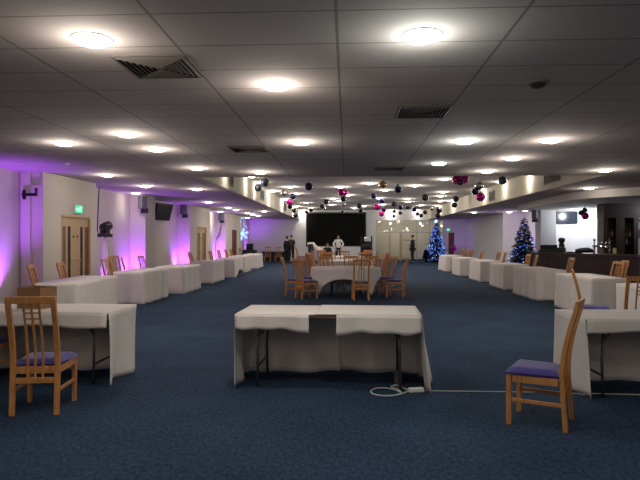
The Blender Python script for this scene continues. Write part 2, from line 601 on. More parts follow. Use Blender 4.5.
for band, (lo, hi, nm) in enumerate(((-9, -1.5, 'along the left of the raised ceiling'), (-1.5, .7, 'along the middle of the raised ceiling'), (.7, 2.45, 'right of the middle of the raised ceiling'), (2.45, 9, 'along the right of the raised ceiling'))):
    sel = sorted([p for p in pts if lo <= p.x < hi], key=lambda p: p.y)
    for i, p in enumerate(sel):
        downlight(p.x, p.y, ZH, f'round downlight {nm}, {ORD[i]} from the camera', 'downlights in the raised ceiling', E_HIGH)
# wall washers close to the coffer walls
for i, y in enumerate((15.5, 18.7, 20.5, 24.2, 29.0, 35.4)):
    downlight(CX0 + .2, y, ZH, f'wall-washing downlight against the left coffer wall, {ORD[i]} from the camera', 'wall washers on the left coffer wall', 70, cone=110)
for i, y in enumerate((18.0, 20.8, 23.8, 30.6, 35.0)):
    downlight(CX1 - .2, y, ZH, f'wall-washing downlight against the right coffer wall, {ORD[i]} from the camera', 'wall washers on the right coffer wall', 70, cone=110)
downlight(-3.05, 39.7, ZH, 'wall-washing downlight at the back wall beside the black stage screen, its light on bare wall', 'wall washers on the back wall', 130, cone=110)
downlight(3.1, 39.7, ZH, 'wall-washing downlight at the back wall above the glazed doors', 'wall washers on the back wall', 130, cone=110)
downlight(4.9, 39.7, ZH, 'wall-washing downlight at the back wall near the blue-lit tree top', 'wall washers on the back wall', 60, cone=110)
# unseen ceiling lamps added behind and beside the camera to light the near tables
for x, y in ((-4.27, 1.6), (-.67, .6), (2.93, 1.6), (5.33, 4.4), (-1.87, -2.4), (1.73, -2.4), (5.33, -1.2), (-5.47, -1.2), (-3.07, -4.6), (.53, -4.8), (4.13, -4.6), (-.67, -1.0), (-3.07, -.8), (4.13, -.8), (7.73, 7.4), (7.73, 2)):
    lamp(x, y, ZC, E_LOW, (1, .92, .82))
# bar and lobby lamps; the nearest bar one is added to brighten the mirror
for x, y in ((9.3, 22.9), (10.5, 22.8), (10.6, 18.3)):
    point('bar_lamp', (x, y, 2.5), 115 if y > 20 else 50, (.9, .95, 1.0), .07)
for x in (3.2, 5.4):
    point('lobby_lamp', (x, 42.0, 2.7), 60, (1, .93, .8), .08)

# violet uplighters standing on the floor by the left wall and in the corners
def par_can(x, y, rz, lab, energy, tilt=12, cone=135, col=(.36, .075, 1.0)):
    t = thing('uplighter', (x, y, 0), rz, lab, 'uplighter', 'violet uplighters on the floor')
    MB().lathe([(.09, .06), (.1, .08), (.1, .24), (.085, .24), (.085, .2)], 20).build('can', M_BLACK, t, smooth=False)
    MB().lathe([(.083, .2), (.083, .215)], 20).build('lamp_lens', M_PAR, t)
    br = MB(); br.box((0, 0, .01), (.22, .16, .02)); br.box((-.107, 0, .08), (.006, .04, .14)); br.box((.107, 0, .08), (.006, .04, .14))
    br.build('yoke', M_BLACKM, t)
    l = spot('uplight_beam', (x, y, .25), energy, col, cone, 1.0, .08)
    d = Vector((math.sin(-rz), math.cos(rz), 0)) * math.sin(R(tilt)) + Vector((0, 0, math.cos(R(tilt))))
    l.rotation_euler = d.to_track_quat('-Z', 'Y').to_euler()
    return t


# rz: the can leans towards local +Y
UP = 480
par_can(-6.72, 10.75, R(90), 'black uplighter washing the wall recess violet beside the near left table', UP * 1.5, tilt=9, cone=96)
par_can(-6.6, 14.75, R(90), 'black uplighter in the corner behind the exit door pier', UP * .35, tilt=14)
par_can(-6.7, 17.3, R(0), 'black uplighter at the foot of the pier with the grey speaker', UP * .8, tilt=12)
par_can(-6.7, 22.45, R(0), 'black uplighter at the foot of the second oak door pier', UP * .9, tilt=12)
par_can(-6.7, 29.3, R(0), 'black uplighter at the foot of the dark door pier', UP * .9, tilt=12)
par_can(-6.4, 38.3, R(20), 'black uplighter in the far corner under the star light', UP * 1.0, tilt=10, cone=105)
par_can(7.6, 39.0, R(0), 'black uplighter by the far exit door behind the tables', UP * .12, tilt=2)
par_can(9.1, 28.7, R(-90), 'black uplighter behind the tree beside the bar', UP * .35, tilt=8)


# ------------------------------------------------------------------ chairs
def stile_y(z):
    pts_ = [(0, -.215), (.2, -.2), (.44, -.185), (.6, -.2), (.78, -.24), (1.0, -.305)]
    for (z0, y0), (z1, y1) in zip(pts_, pts_[1:]):
        if z <= z1:
            t = (z - z0) / (z1 - z0)
            return y0 + (y1 - y0) * t
    return pts_[-1][1]


def smooth_stile(z):
    return (stile_y(max(0, z - .06)) + stile_y(z) + stile_y(min(1.0, z + .06))) / 3


def curve_pts(x, z0, z1, n=9):
    return [(x, smooth_stile(z0 + (z1 - z0) * i / n), z0 + (z1 - z0) * i / n) for i in range(n + 1)]


def chair_mbs():
    out = []
    s = MB()
    # padded seat, wider in front
    ring = [(-.2, -.17), (.2, -.17), (.215, .21), (-.215, .21)]
    vs, fs = [], []
    N = 10
    for j in range(N + 1):
        for i in range(N + 1):
            u, v = i / N, j / N
            y = -.17 + .40 * v
            x = (-1 + 2 * u) * (.195 + .025 * v)
            e = min(1, 5 * min(u, 1 - u, v, 1 - v))
            vs.append((x, y, .425 + .035 * math.sqrt(max(0, 1 - (1 - e) ** 2))))
    for j in range(N):
        for i in range(N):
            a = j * (N + 1) + i
            fs.append((a, a + 1, a + N + 2, a + N + 1))
    s.add(vs, fs)
    s.add([(x, y, .405) for x, y in ((-.195, -.17), (.195, -.17), (.22, .23), (-.22, .23))] + [(x, y, .4251) for x, y in ((-.195, -.17), (.195, -.17), (.22, .23), (-.22, .23))],
          [(3, 2, 1, 0), (0, 1, 5, 4), (1, 2, 6, 5), (2, 3, 7, 6), (3, 0, 4, 7)])
    out.append(('seat', s, M_SEAT, True))
    f = MB()
    f.box((0, .205, .375), (.36, .022, .06)); f.box((0, -.175, .375), (.34, .022, .06))
    for sx in (-1, 1):
        f.box((sx * .193, .01, .375), (.022, .34, .06), rz=-sx * R(2))
    out.append(('seat_frame', f, M_OAK, False))
    for sx in (-1, 1):
        out.append(('front_leg', MB().sweep([(sx * .195, .205, 0), (sx * .195, .205, .2), (sx * .195, .205, .405)], [.034, .038, .042], .04), M_OAK, False))
        out.append(('back_post', MB().sweep(curve_pts(sx * .18, 0, 1.0, 14), .042, .034), M_OAK, False))
    tr_ = MB()
    for i in range(8):
        x0, x1 = -.2 + .05 * i, -.15 + .05 * i
        bow = lambda x: -.012 * (1 - (x / .2) ** 2)
        z0, z1 = .95, 1.012
        ya, yb = smooth_stile(.95), smooth_stile(1.0)
        th = .013
        v8 = [(x0, ya + bow(x0) - th, z0), (x1, ya + bow(x1) - th, z0), (x1, ya + bow(x1) + th, z0), (x0, ya + bow(x0) + th, z0),
              (x0, yb + bow(x0) - th, z1), (x1, yb + bow(x1) - th, z1), (x1, yb + bow(x1) + th, z1), (x0, yb + bow(x0) + th, z1)]
        fc = [(0, 3, 2, 1), (4, 5, 6, 7), (0, 1, 5, 4), (2, 3, 7, 6)]
        if i == 0: fc.append((3, 0, 4, 7))
        if i == 7: fc.append((1, 2, 6, 5))
        tr_.add(v8, fc)
    out.append(('top_rail', tr_, M_OAK, False))
    for x in (-.062, 0, .062):
        out.append(('back_slat', MB().sweep(curve_pts(x, .30, .96, 10), .02, .012), M_OAK, False))
    lt = MB()
    for z in (.77, .82, .87):
        lt.box((0, smooth_stile(z), z), (.14, .012, .016))
    out.append(('back_lattice', lt, M_OAK, False))
    out.append(('back_rail', MB().box((0, smooth_stile(.29), .29), (.33, .02, .05)), M_OAK, False))
    for sx in (-1, 1):
        out.append(('stretcher', MB().box((sx * .188, .003, .2), (.018, .37, .03), rz=-sx * R(2)), M_OAK, False))
    return out


CH = chair_mbs()
proto_chair = None
far_mesh = None
CG = {'ctr': 'chairs round the centre tables', 'L': 'chairs along the left tables', 'R': 'chairs along the right tables', 'near': 'chairs nearest the camera', 'far': 'chairs against the far wall'}


def chair(x, y, rz, label, grp):
    global proto_chair, far_mesh
    far = y > 18.5
    if far:
        if far_mesh is None:
            m = MB()
            for nme, mb, mm, sm in CH:
                m.cur = 0 if mm is M_OAK else 1
                m.add(mb.v, mb.f)
            o = m.build('dining_chair', [M_OAK, M_SEAT])
            far_mesh = o.data
        else:
            o = bpy.data.objects.new('dining_chair', far_mesh); COL.objects.link(o)
        o.location = (x, y, 0); o.rotation_euler = (0, 0, rz)
        return tag(o, label, 'chair', CG[grp])
    t = thing('dining_chair', (x, y, 0), rz, label, 'chair', CG[grp])
    if proto_chair is None:
        for nme, mb, mm, sm in CH:
            pt = mb.build(nme, mm, t, smooth=sm, bevel=0 if nme == 'seat' else .004)
            if nme == 'seat': pt['label'] = 'purple fabric seat'
        proto_chair = parts_of(t)
    else:
        copy_tree(proto_chair, t)
    return t


def chair_back_at(px, d, rz, label, grp):
    """place by where its backrest top shows"""
    r = ray(px, 240)
    bx, by = r[0] * d / r[1], d
    lim = 5.98
    if abs(bx) < lim and grp in 'LR':           # keep clear of the table it stands behind
        by *= lim / abs(bx)
        bx = lim if bx > 0 else -lim
    fx, fy = -math.sin(rz), math.cos(rz)
    return chair(bx + fx * .29, by + fy * .29, rz, label, grp)


chair(-2.67, 4.86, R(9), 'oak chair seen from behind, before the table with the cardboard box', 'near')
chair(1.575, 4.69, R(62), 'oak chair with purple seat standing alone in side view by the white floor cable', 'near')
chair(-3.80, 5.73, 0, 'oak chair cut by the frame edge, legs under the near left table', 'near')
chair(3.84, 9.0, R(-109), 'side-view oak chair with purple seat behind the near right table, at a covered table', 'R')
chair(3.86, 7.75, R(-10), 'oak chair cut by the right frame edge, slatted back above the near right table', 'R')
LC = [(31, 10.0, -75, 'slatted oak chair behind the near end of the second left table'),
      (60.5, 11.2, -82, 'slatted oak chair in front of the oak exit doors, behind the second left table'),
      (106, 13.6, -100, 'thin side-on oak chair back below the black moving-head lamp'),
      (113.5, 16.3, -115, 'darker oak chair set back by the wall below the moving-head lamp'),
      (122, 15.0, -70, 'oak chair facing out behind the third left table, in front of the darker one'),
      (141, 16.4, -92, 'oak chair against the violet pier below the grey speaker'),
      (190, 20.0, -92, 'oak chair before the second oak door, behind the fourth and fifth left tables'),
      (210, 22.6, -95, 'thin oak chair back just past the second oak door'),
      (218.5, 24.2, -95, 'oak chair against the violet wash below the dark twigs'),
      (225.5, 27.0, -92, 'oak chair before the dark door, nearer of a close pair'),
      (230.5, 28.2, -92, 'oak chair before the dark door, farther of a close pair'),
      (240, 33.6, -80, 'small oak chair beside the black console at the far left')]
for px, d, a, lab in LC:
    chair_back_at(px, d, R(a), lab, 'L')
RC = [(619, 12.3, 100, 'slatted oak chair before the bar near its bottle shelves, nearer of two overlapping'),
      (625.5, 13.3, 84, 'slatted oak chair before the bar near its bottle shelves, half behind another'),
      (572, 14.1, 88, 'lone oak chair in front of the bar under the white wall, behind a right table'),
      (529, 17.0, 92, 'oak chair at the end of the bar below the tree, left of two'),
      (537, 17.1, 80, 'oak chair at the end of the bar below the tree, right of two'),
      (499, 19.9, 92, 'small oak chair behind the fourth right table, left of a close pair'),
      (505.5, 20.1, 84, 'small oak chair behind the fourth right table, right of a close pair'),
      (482.3, 22.6, 90, 'lone small oak chair back against the plain right wall'),
      (468, 27.0, 95, 'tiny oak chair back behind the far right tables, left of two'),
      (471.6, 27.3, 95, 'tiny oak chair back behind the far right tables, right of two'),
      (463, 29.2, 90, 'tiny pale oak chair back behind the last right tables')]
for px, d, a, lab in RC:
    chair_back_at(px, d, R(a), lab, 'R')


def look_at_center(x, y, cx, cy):
    return math.atan2(-(cx - x), (cy - y))


T1, T2, T3 = (-.03, 15.15), (.0, 20.2), (-.1, 25.6)
C1 = [((-1.42, 15.0), -88, 'oak chair seen edge-on at the far left of the front round table'),
      ((-1.04, 14.37), -58, 'oak chair three-quarter from behind at the left of the front round table'),
      ((.34, 14.05), 3, 'oak chair with its back to the camera before the front round table'),
      ((1.28, 14.85), 75, 'oak chair in side view at the right of the front round table, purple seat showing'),
      ((1.05, 15.82), 120, 'oak chair half behind the right edge of the front round table'),
      ((-1.06, 15.85), -125, 'oak chair behind the left edge of the front round table'),
      ((-.52, 16.28), -160, 'oak chair facing the camera behind the front round table, left of middle'),
      ((.10, 16.35), 178, 'oak chair facing the camera behind the front round table, in the middle'),
      ((.62, 16.2), 152, 'oak chair facing the camera behind the front round table, right of middle')]
for (x, y), a, lab in C1:
    chair(x, y, R(a), lab, 'ctr')
for T, nm, angs in ((T2, 'second', (200, 243, 296, 340, 20, 65, 115, 160)), (T3, 'third', (190, 225, 270, 315, 350, 45, 135))):
    for i, a in enumerate(angs):
        x, y = T[0] + 1.2 * math.cos(R(a)), T[1] + 1.2 * math.sin(R(a))
        where = {0: 'left side, towards the camera', 1: 'near side, left of middle', 2: 'near side, right of middle', 3: 'right side, towards the camera', 4: 'right side, away from the camera', 5: 'far side, right', 6: 'far side, middle left', 7: 'left side, away from the camera'}[i]
        if nm == 'third':
            where = ['left side', 'near side, left of middle', 'near side, in the middle', 'near side, right of middle', 'right side', 'far side, right', 'far side, left'][i]
        chair(x, y, look_at_center(x, y, *T), f'oak chair at the {nm} round table back, {where}', 'ctr')
chair(-5.45, 38.6, PI, 'oak chair against the far left wall at the black side table, left one', 'far')
chair(-4.72, 38.6, PI, 'oak chair against the far left wall at the black side table, right one', 'far')
p = at_y(300.5, 258, 36.0)
blk = chair(p.x, p.y, R(-95), 'dark-seated chair in side view beside the two men in black', 'far')


# ------------------------------------------------------------------ trestle tables and cloths
def trestle(x, y, rz, w, d, label, group):
    t = thing('trestle_table', (x, y, 0), rz, label, 'table', group)
    MB().box((0, 0, .722), (w, d, .028)).build('tabletop', M_TABLETOP, t, bevel=.006)
    for s in (-1, 1):
        l = MB()
        xx = s * (w / 2 - .22)
        for sy in (-1, 1):
            l.tube([(xx, sy * (d / 2 - .14), .705), (xx + s * .03, sy * (d / 2 - .12), .35), (xx + s * .03, sy * (d / 2 - .1), .012)], .014)
        l.tube([(xx + s * .03, -(d / 2 - .115), .2), (xx + s * .03, d / 2 - .115, .2)], .011)
        l.tube([(xx, -(d / 2 - .14), .69), (xx, d / 2 - .14, .69)], .011)
        l.build('leg', M_LEG, t, smooth=True)
        for sy in (-1, 1):
            MB().tube([(xx + s * .03, sy * (d / 2 - .12), .5), (xx - s * .16, sy * (d / 2 - .2), .695)], .011).build('leg_brace', M_LEG, t, smooth=True)
            MB().lathe([(.018, 0), (.018, .03)], 12, c=(xx + s * .03, sy * (d / 2 - .1), 0)).build('rubber_foot', M_BLACK, t)
    return t


def strip(mb, path, zs_fn, M, top_z, amp, flare, phase, freq=11.0, close=False):
    """hang a skirt from a path; path = list of (x, y, nx, ny, s)"""
    base = len(mb.v)
    n_ = len(path)
    for j in range(M + 1):
        t = j / M
        for (x, y, nx, ny, s) in path:
            bot = zs_fn(s)
            z = top_z + (bot - top_z) * t
            dep = (top_z - z) / .75
            off = flare * dep + amp * dep ** .8 * (math.sin(s * freq + phase) + (.6 if close else .8) * math.sin(s * freq * (2 if close else .43) + phase * 2.1 + dep) - .3)
            mb.v.append(Vector((x + nx * off, y + ny * off, z)))
    m_ = n_ if close else n_ - 1
    for j in range(M):
        for i in range(m_):
            a, b_ = base + j * n_ + i, base + j * n_ + (i + 1) % n_
            mb.f.append((a, a + n_, b_ + n_, b_)); mb.mi.append(0)
    return base


def rect_path(x0, x1, y0, y1, sides, rc=.03, step=.045, s0=0.0):
    """outline counterclockwise through the named sides: f(ront -y), r, b, l"""
    out = []
    s = s0
    segs = {'f': ((x0 + rc, y0), (x1 - rc, y0), (0, -1)), 'r': ((x1, y0 + rc), (x1, y1 - rc), (1, 0)),
            'b': ((x1 - rc, y1), (x0 + rc, y1), (0, 1)), 'l': ((x0, y1 - rc), (x0, y0 + rc), (-1, 0))}
    for k, sd in enumerate(sides):
        (ax, ay), (bx, by), nrm = segs[sd]
        if k == 0 and sides != 'frbl':
            ax, ay = ax - (bx - ax) / math.hypot(bx - ax, by - ay) * rc, ay - (by - ay) / math.hypot(bx - ax, by - ay) * rc
        if k == len(sides) - 1 and sides != 'frbl':
            u_ = math.hypot(bx - ax, by - ay)
            bx, by = bx + (bx - ax) / u_ * rc, by + (by - ay) / u_ * rc
        L = math.hypot(bx - ax, by - ay)
        n_ = max(2, int(L / step))
        if k > 0:
            pn = segs[sides[k - 1]][2]
            for q in (1, 2, 3):
                t = q / 4 * PI / 2
                nx, ny = pn[0] * math.cos(t) + nrm[0] * math.sin(t), pn[1] * math.cos(t) + nrm[1] * math.sin(t)
                cxx = segs[sides[k - 1]][1][0] - pn[0] * rc
                cyy = segs[sides[k - 1]][1][1] - pn[1] * rc
                s += .012
                out.append((cxx + nx * rc, cyy + ny * rc, nx, ny, s))
        for i in range(n_ + 1):
            t = i / n_
            if i: s += L / n_
            out.append((ax + (bx - ax) * t, ay + (by - ay) * t, nrm[0], nrm[1], s))
    return out


ZT = .742


def finish_cloth(mb, loc, rz, label, group, name='tablecloth', thick=.004):
    o = mb.build(name, M_CLOTH, None, smooth=True)
    o.location = loc; o.rotation_euler = (0, 0, rz)
    sm = o.modifiers.new('thickness', 'SOLIDIFY'); sm.thickness = thick; sm.offset = 1
    return tag(o, label, 'tablecloth', group)


def top_face(mb, x0, x1, y0, y1, z, nx=24, ny=10):
    base = len(mb.v)
    for j in range(ny + 1):
        for i in range(nx + 1):
            mb.v.append(Vector((x0 + (x1 - x0) * i / nx, y0 + (y1 - y0) * j / ny, z)))
    for j in range(ny):
        for i in range(nx):
            a = base + j * (nx + 1) + i
            mb.f.append((a, a + 1, a + nx + 2, a + nx + 1)); mb.mi.append(0)


def full_cloth(x0, x1, y0, y1, label, ph, rz=0, amp=.012, flare=.02, lift=None):
    cx_, cy_ = (x0 + x1) / 2, (y0 + y1) / 2
    w, d = (x1 - x0) / 2, (y1 - y0) / 2
    mb = MB()
    path = rect_path(-w, w, -d, d, 'frbl', rc=.035)
    # closing corner
    for q in (1, 2, 3):
        t = q / 4 * PI / 2
        nx, ny = -math.cos(t), -math.sin(t)
        path.append((-w + .035 + nx * .035, -d + .035 + ny * .035, nx, ny, path[-1][4] + .012))
    zf = (lambda s: .006)
    if lift:
        zf = lambda s: .006 + lift[2] * max(0, 1 - ((s - lift[0]) / lift[1]) ** 2)
    # make the fold phase meet at the seam
    S = path[-1][4] + .012
    k = round(11.0 * S / (2 * PI)) * 2 * PI / S
    base = strip(mb, path, zf, 12, ZT, amp, flare, ph, freq=k, close=True)
    mb.f.append(tuple(base + i for i in range(len(path)))); mb.mi.append(0)
    return finish_cloth(mb, (cx_, cy_, 0), rz, label, 'white cloths over the side tables')


LN = ['second left table, in front of the oak exit doors', 'third left table, its corner folds creased', 'fourth left table, close behind the third',
      'fifth left table, before the second oak door', 'sixth left table, its hem lifted in an arch', 'seventh left table, before the dark door', 'last left table, nearest the far wall']
LT = [(-5.4, -4.68, 9.4, 11.5), (-5.38, -4.66, 12.75, 14.58), (-5.25, -4.45, 15.2, 17.0), (-5.3, -4.56, 18.95, 20.8), (-5.1, -4.38, 21.85, 23.65), (-5.32, -4.6, 25.2, 27.0), (-5.32, -4.6, 28.8, 30.7)]
for i, (a, c, y0, y1) in enumerate(LT):
    full_cloth(a, c, y0, y1, 'white floor-length cloth on the ' + LN[i], i * 1.7, amp=.028 if i in (1,) else .017, lift=(1.8, .85, .26) if i == 4 else None, rz=R(4.5) if i == 0 else 0)
trestle(-4.74, 22.75, PI / 2, 1.7, .66, 'trestle table glimpsed under the arched hem of the sixth left cloth', 'trestle tables')
RN = ['right table cut by the frame edge, beside the bar', 'right table with the side-view chair before it, first fully seen', 'right table with softly curved folds below the niche tree', 'fourth right table from the camera',
      'fifth right table from the camera', 'sixth right table from the camera', 'last right table, nearest the blue tree, hem flaring out']
RT = [(4.58, 5.32, 8.0, 9.88), (4.62, 5.36, 10.95, 12.8), (4.6, 5.34, 14.0, 15.9), (4.64, 5.38, 16.95, 18.6), (4.66, 5.4, 20.0, 21.75), (4.56, 5.3, 23.1, 24.7), (4.64, 5.38, 26.6, 28.6)]
for i, (a, c, y0, y1) in enumerate(RT):
    full_cloth(a, c, y0, y1, 'white floor-length cloth on the ' + RN[i], i * 2.3 + .6, amp=.024 if i in (2, 6) else .014, flare=.09 if i == 6 else .02)


def open_cloth(cx_, cy_, rz, x0, x1, y0, y1, sides, flaps, label, ph, top_z=ZT, amp=.042, flare=.05, lead=None):
    """cloth open at the front: full skirt on the sides given, short flaps (xa, xb, drop_a, drop_b) in front"""
    mb = MB()
    top_face(mb, x0, x1, y0, y1, top_z)
    path = rect_path(x0, x1, y0, y1, sides, rc=.03)
    strip(mb, path, (lambda s: .008), 14, top_z, amp, flare, ph, freq=12.0)
    for xa, xb, da, db in flaps:
        n_ = 26
        pth = [(xa + (xb - xa) * i / n_, y0, 0, -1, i / n_) for i in range(n_ + 1)]
        strip(mb, pth, lambda s, a=da, q=db: top_z - (a + (q - a) * s + .012 * math.sin(7 * s + ph) + .008 * math.sin(17 * s)), 5, top_z, .03, .06, ph, freq=13)
    return finish_cloth(mb, (cx_, cy_, 0), rz, label, 'white cloths over the near tables')


# centre table
cw, cd = 1.81, .76
trestle(-.18, 5.93, R(-2.2), cw, cd, 'folding trestle table in the middle foreground under two white cloths', 'trestle tables')
open_cloth(-.18, 5.93, R(-2.2), -cw / 2 - .012, .08, -cd / 2 - .012, cd / 2 + .012, 'bl', [(-cw / 2 - .01, -.18, .13, .17)], 'white cloth over the left half of the centre foreground table', .4, flare=.025)
open_cloth(-.18, 5.93, R(-2.2), -.12, cw / 2 + .012, -cd / 2 - .016, cd / 2 + .016, 'rb', [(.09, cw / 2 + .01, .19, .17)], 'white cloth over the right half of the centre foreground table', 2.2, top_z=ZT + .007, flare=.09)
# near left table
trestle(-3.33, 5.97, 0, 1.83, .76, 'trestle table at the left under a cloth with the cardboard box', 'trestle tables')
open_cloth(-3.33, 5.97, 0, -.93, .93, -.392, .392, 'rbl', [(-.92, .92, .14, .14)], 'white cloth on the near left table under the cardboard box', 1.1, flare=-.005)
# near right table
trestle(3.13, 5.72, 0, 1.83, .76, 'trestle table at the right behind the side-view chair', 'trestle tables')
open_cloth(3.13, 5.72, 0, -.93, .93, -.392, .392, 'rbl', [(-.92, .92, .12, .13)], 'white cloth on the near right table behind the side-view chair', 3.0, flare=-.005)


# round tables
def round_table(x, y, label_t, label_c, ph, rot):
    t = thing('round_table', (x, y, 0), 0, label_t, 'table', 'round banquet tables')
    MB().lathe([(.9, .71), (.915, .72), (.915, .735)], 40).build('tabletop', M_TABLETOP, t)
    for k in range(4):
        a = k * PI / 2 + PI / 4
        MB().tube([(.5 * math.cos(a), .5 * math.sin(a), .715), (.56 * math.cos(a), .56 * math.sin(a), .012)], .016).build('leg', M_LEG, t, smooth=True)
    mb = MB()
    N, MM = 144, 10
    r0 = .93
    half = 1.155
    drops = []
    for k in range(N):
        a = 2 * PI * k / N
        q = (a + rot) % (PI / 2)
        ext = half / max(abs(math.cos(a + rot)), abs(math.sin(a + rot)))
        drops.append(min(.735, max(.17, ext - r0 + .03 * math.sin(3 * a))))
    base = 0
    for j in range(MM + 1):
        tt = j / MM
        for k in range(N):
            a = 2 * PI * k / N
            z = .745 - drops[k] * tt
            dep = (drops[k] * tt) / .75
            off = .03 * math.sin(tt * PI / 2 if tt < 1 else PI / 2) * 0 + dep * .02 + .03 * dep * math.sin(14 * a + ph)
            rr_ = r0 + off
            mb.v.append(Vector((rr_ * math.cos(a), rr_ * math.sin(a), z)))
    for j in range(MM):
        for k in range(N):
            a, b_ = j * N + k, j * N + (k + 1) % N
            mb.f.append((a, a + N, b_ + N, b_)); mb.mi.append(0)
    mb.f.append(tuple(range(N))); mb.mi.append(0)
    finish_cloth(mb, (x, y, 0), 0, label_c, 'white round cloths')


round_table(*T1, 'front round banquet table in the middle of the hall', 'white cloth draped over the front round table, its front hem arched', .5, R(3))
round_table(*T2, 'second round banquet table behind the front one', 'white cloth draped over the second round table', 1.5, R(20))
round_table(*T3, 'third round banquet table towards the stage screen', 'white cloth draped over the third round table', 2.5, R(35))

# cardboard box on the near left table
t = thing('cardboard_box', (-3.36, 5.98, ZT + .005), R(-14), 'open brown cardboard box standing on the near left table', 'box')
w_, d_, h_ = .30, .24, .225
MB().box((0, 0, .004), (w_, d_, .006)).build('base', M_CARD, t)
b = MB()
b.box((0, -d_ / 2, h_ / 2), (w_, .006, h_)); b.box((0, d_ / 2, h_ / 2), (w_, .006, h_))
b.box((-w_ / 2, 0, h_ / 2), (.006, d_, h_)); b.box((w_ / 2, 0, h_ / 2), (.006, d_, h_))
b.build('side', M_CARD, t)

# white extension lead on the carpet
p0 = at_z(414, 392, 0)
t = thing('extension_lead', (p0.x, p0.y, 0), 0, 'white extension lead and socket block lying on the carpet by the centre table', 'cable')
b = MB(); b.box((.02, 0, .022), (.15, .055, .04), rz=R(12))
b.build('socket_block', M_WHITE, t, bevel=.006)
loop_px = [(410, 391), (404, 393.5), (394, 396), (382, 396.3), (373, 394.5), (371, 391.5), (376, 389), (386, 388.8), (395, 390.5), (401, 393), (397, 389.5), (391, 387.5), (396, 385.8), (403, 388.5), (409, 391)]
lp = [at_z(a, c, 0) - p0 + Vector((0, 0, .007)) for a, c in loop_px]


def catmull(pp, n=6):
    out = []
    for i in range(len(pp) - 1):
        a, b_, c, d = pp[max(i - 1, 0)], pp[i], pp[i + 1], pp[min(i + 2, len(pp) - 1)]
        for k in range(n):
            t_ = k / n
            out.append(.5 * ((2 * b_) + (c - a) * t_ + (2 * a - 5 * b_ + 4 * c - d) * t_ ** 2 + (3 * b_ - a - 3 * c + d) * t_ ** 3))
    out.append(pp[-1])
    return out


MB().tube(catmull(lp), .0065, 8).build('coiled_flex', M_CABLE, t, smooth=True)
rn = [at_z(a, c, 0) - p0 + Vector((0, 0, .006)) for a, c in [(421, 391), (440, 391.5), (470, 391.8), (505, 392.3), (540, 393), (575, 394), (583, 395.3), (590, 394.2), (615, 394.6), (645, 395.4), (690, 396)]]
MB().tube(catmull(rn), .004, 8).build('flex', M_CABLE, t, smooth=True)
p = at_z(399, 385, 0)
b = thing('floor_box', (p.x, p.y + .1, 0), R(5), 'small grey cup-like tub on the carpet inside the centre table leg', 'tub')
MB().lathe([(.04, 0), (.05, .11), (.053, .11), (.053, .115), (.045, .115), (.04, .02)], 20).build('tub', M_GREY, b, smooth=False)


# ------------------------------------------------------------------ ceiling vents, sensor, coffer grilles
def vent(cx_, cy_, label):
    t = thing('ceiling_vent', (cx_, cy_, ZC), 0, label, 'air vent', 'square vents in the tiled ceiling')
    MB().box((0, 0, -.004), (.56, .56, .006)).build('backing', M_VENTD, t)
    b = MB()
    for k in range(7):
        h = .285 - k * .04
        w = .021
        for s in (-1, 1):
            # sloping louvre blades, mitred at the corners
            zo, zi = -.010, -.026
            for ax in (0, 1):
                a0, a1 = (-h, h), (-h + w, h - w)
                q = [(a0[0], s * h, zo), (a0[1], s * h, zo), (a1[1], s * (h - w), zi), (a1[0], s * (h - w), zi)]
                q2 = [(x, y, z + .004) for x, y, z in q]
                vs = q + q2
                if ax: vs = [(y, x, z) for x, y, z in vs]
                b.add(vs, [(0, 1, 2, 3), (7, 6, 5, 4), (0, 4, 5, 1), (1, 5, 6, 2), (2, 6, 7, 3), (3, 7, 4, 0)])
    b.build('louvre', M_VENT, t)
    f = MB()
    for s in (-1, 1):
        f.box((0, s * .29, -.006), (.6, .02, .012)); f.box((s * .29, 0, -.006), (.02, .56, .012))
    f.build('frame', M_VENT, t)


vent(-1.56, 4.65, 'big square louvred air vent beside the brightest upper-left ceiling light')
vent(.85, 6.4, 'square louvred air vent right of the ceiling middle, behind the brightest light')
vent(-1.55, 8.9, 'square air vent left of the lone middle ceiling light')
vent(.85, 11.4, 'thin-looking square air vent just before the raised ceiling')
p = at_z(538, 82, ZC)
t = thing('ceiling_sensor', (p.x, p.y, ZC), 0, 'round dark ceiling sensor among plain tiles, upper right', 'sensor')
MB().lathe([(.1, 0), (.1, -.012), (.085, -.02)], 24).build('base', M_VENT, t)
MB().lathe([(.07, -.02), (.07, -.03), (.05, -.05), (.02, -.055)], 20).build('dome', M_VENTD, t)
p = at_z(67, 163, ZC)
t = thing('smoke_detector', (p.x, p.y, ZC), 0, 'small white smoke detector on the tiles above the exit door pier', 'smoke detector')
MB().lathe([(.05, 0), (.05, -.02), (.03, -.04)], 20).build('body', M_WHITE, t)


def grille(x, y, z, ly, lz, label):
    s = 1 if x < 0 else -1
    t = thing('wall_grille', (x, y, z), 0, label, 'air grille', 'dark grilles on the coffer walls')
    MB().box((s * .006, 0, 0), (.01, ly, lz)).build('backing', M_VENTD, t)
    b = MB()
    for k in range(5):
        b.box((s * .016, 0, -lz / 2 + (k + .5) * lz / 5), (.012, ly, lz * .05))
    for e in (-1, 1):
        b.box((s * .016, e * ly / 2, 0), (.02, .03, lz + .03)); b.box((s * .016, 0, e * lz / 2), (.02, ly, .03))
    b.build('louvre', M_VENT, t)


grille(CX0, 16.3, 3.27, .55, .42, 'dark wall grille on the left coffer wall, first from the camera')
grille(CX0, 22.4, 3.27, .8, .36, 'dark wall grille on the left coffer wall, second from the camera')
grille(CX0, 30.6, 3.27, 1.2, .36, 'dark wall grille on the left coffer wall, third from the camera')
grille(CX1, 16.05, 3.24, 1.2, .3, 'dark wall grille on the right coffer wall near the ceiling step')
grille(CX1, 22.6, 3.22, .8, .36, 'dark wall grille on the right coffer wall behind the magenta bauble cluster')

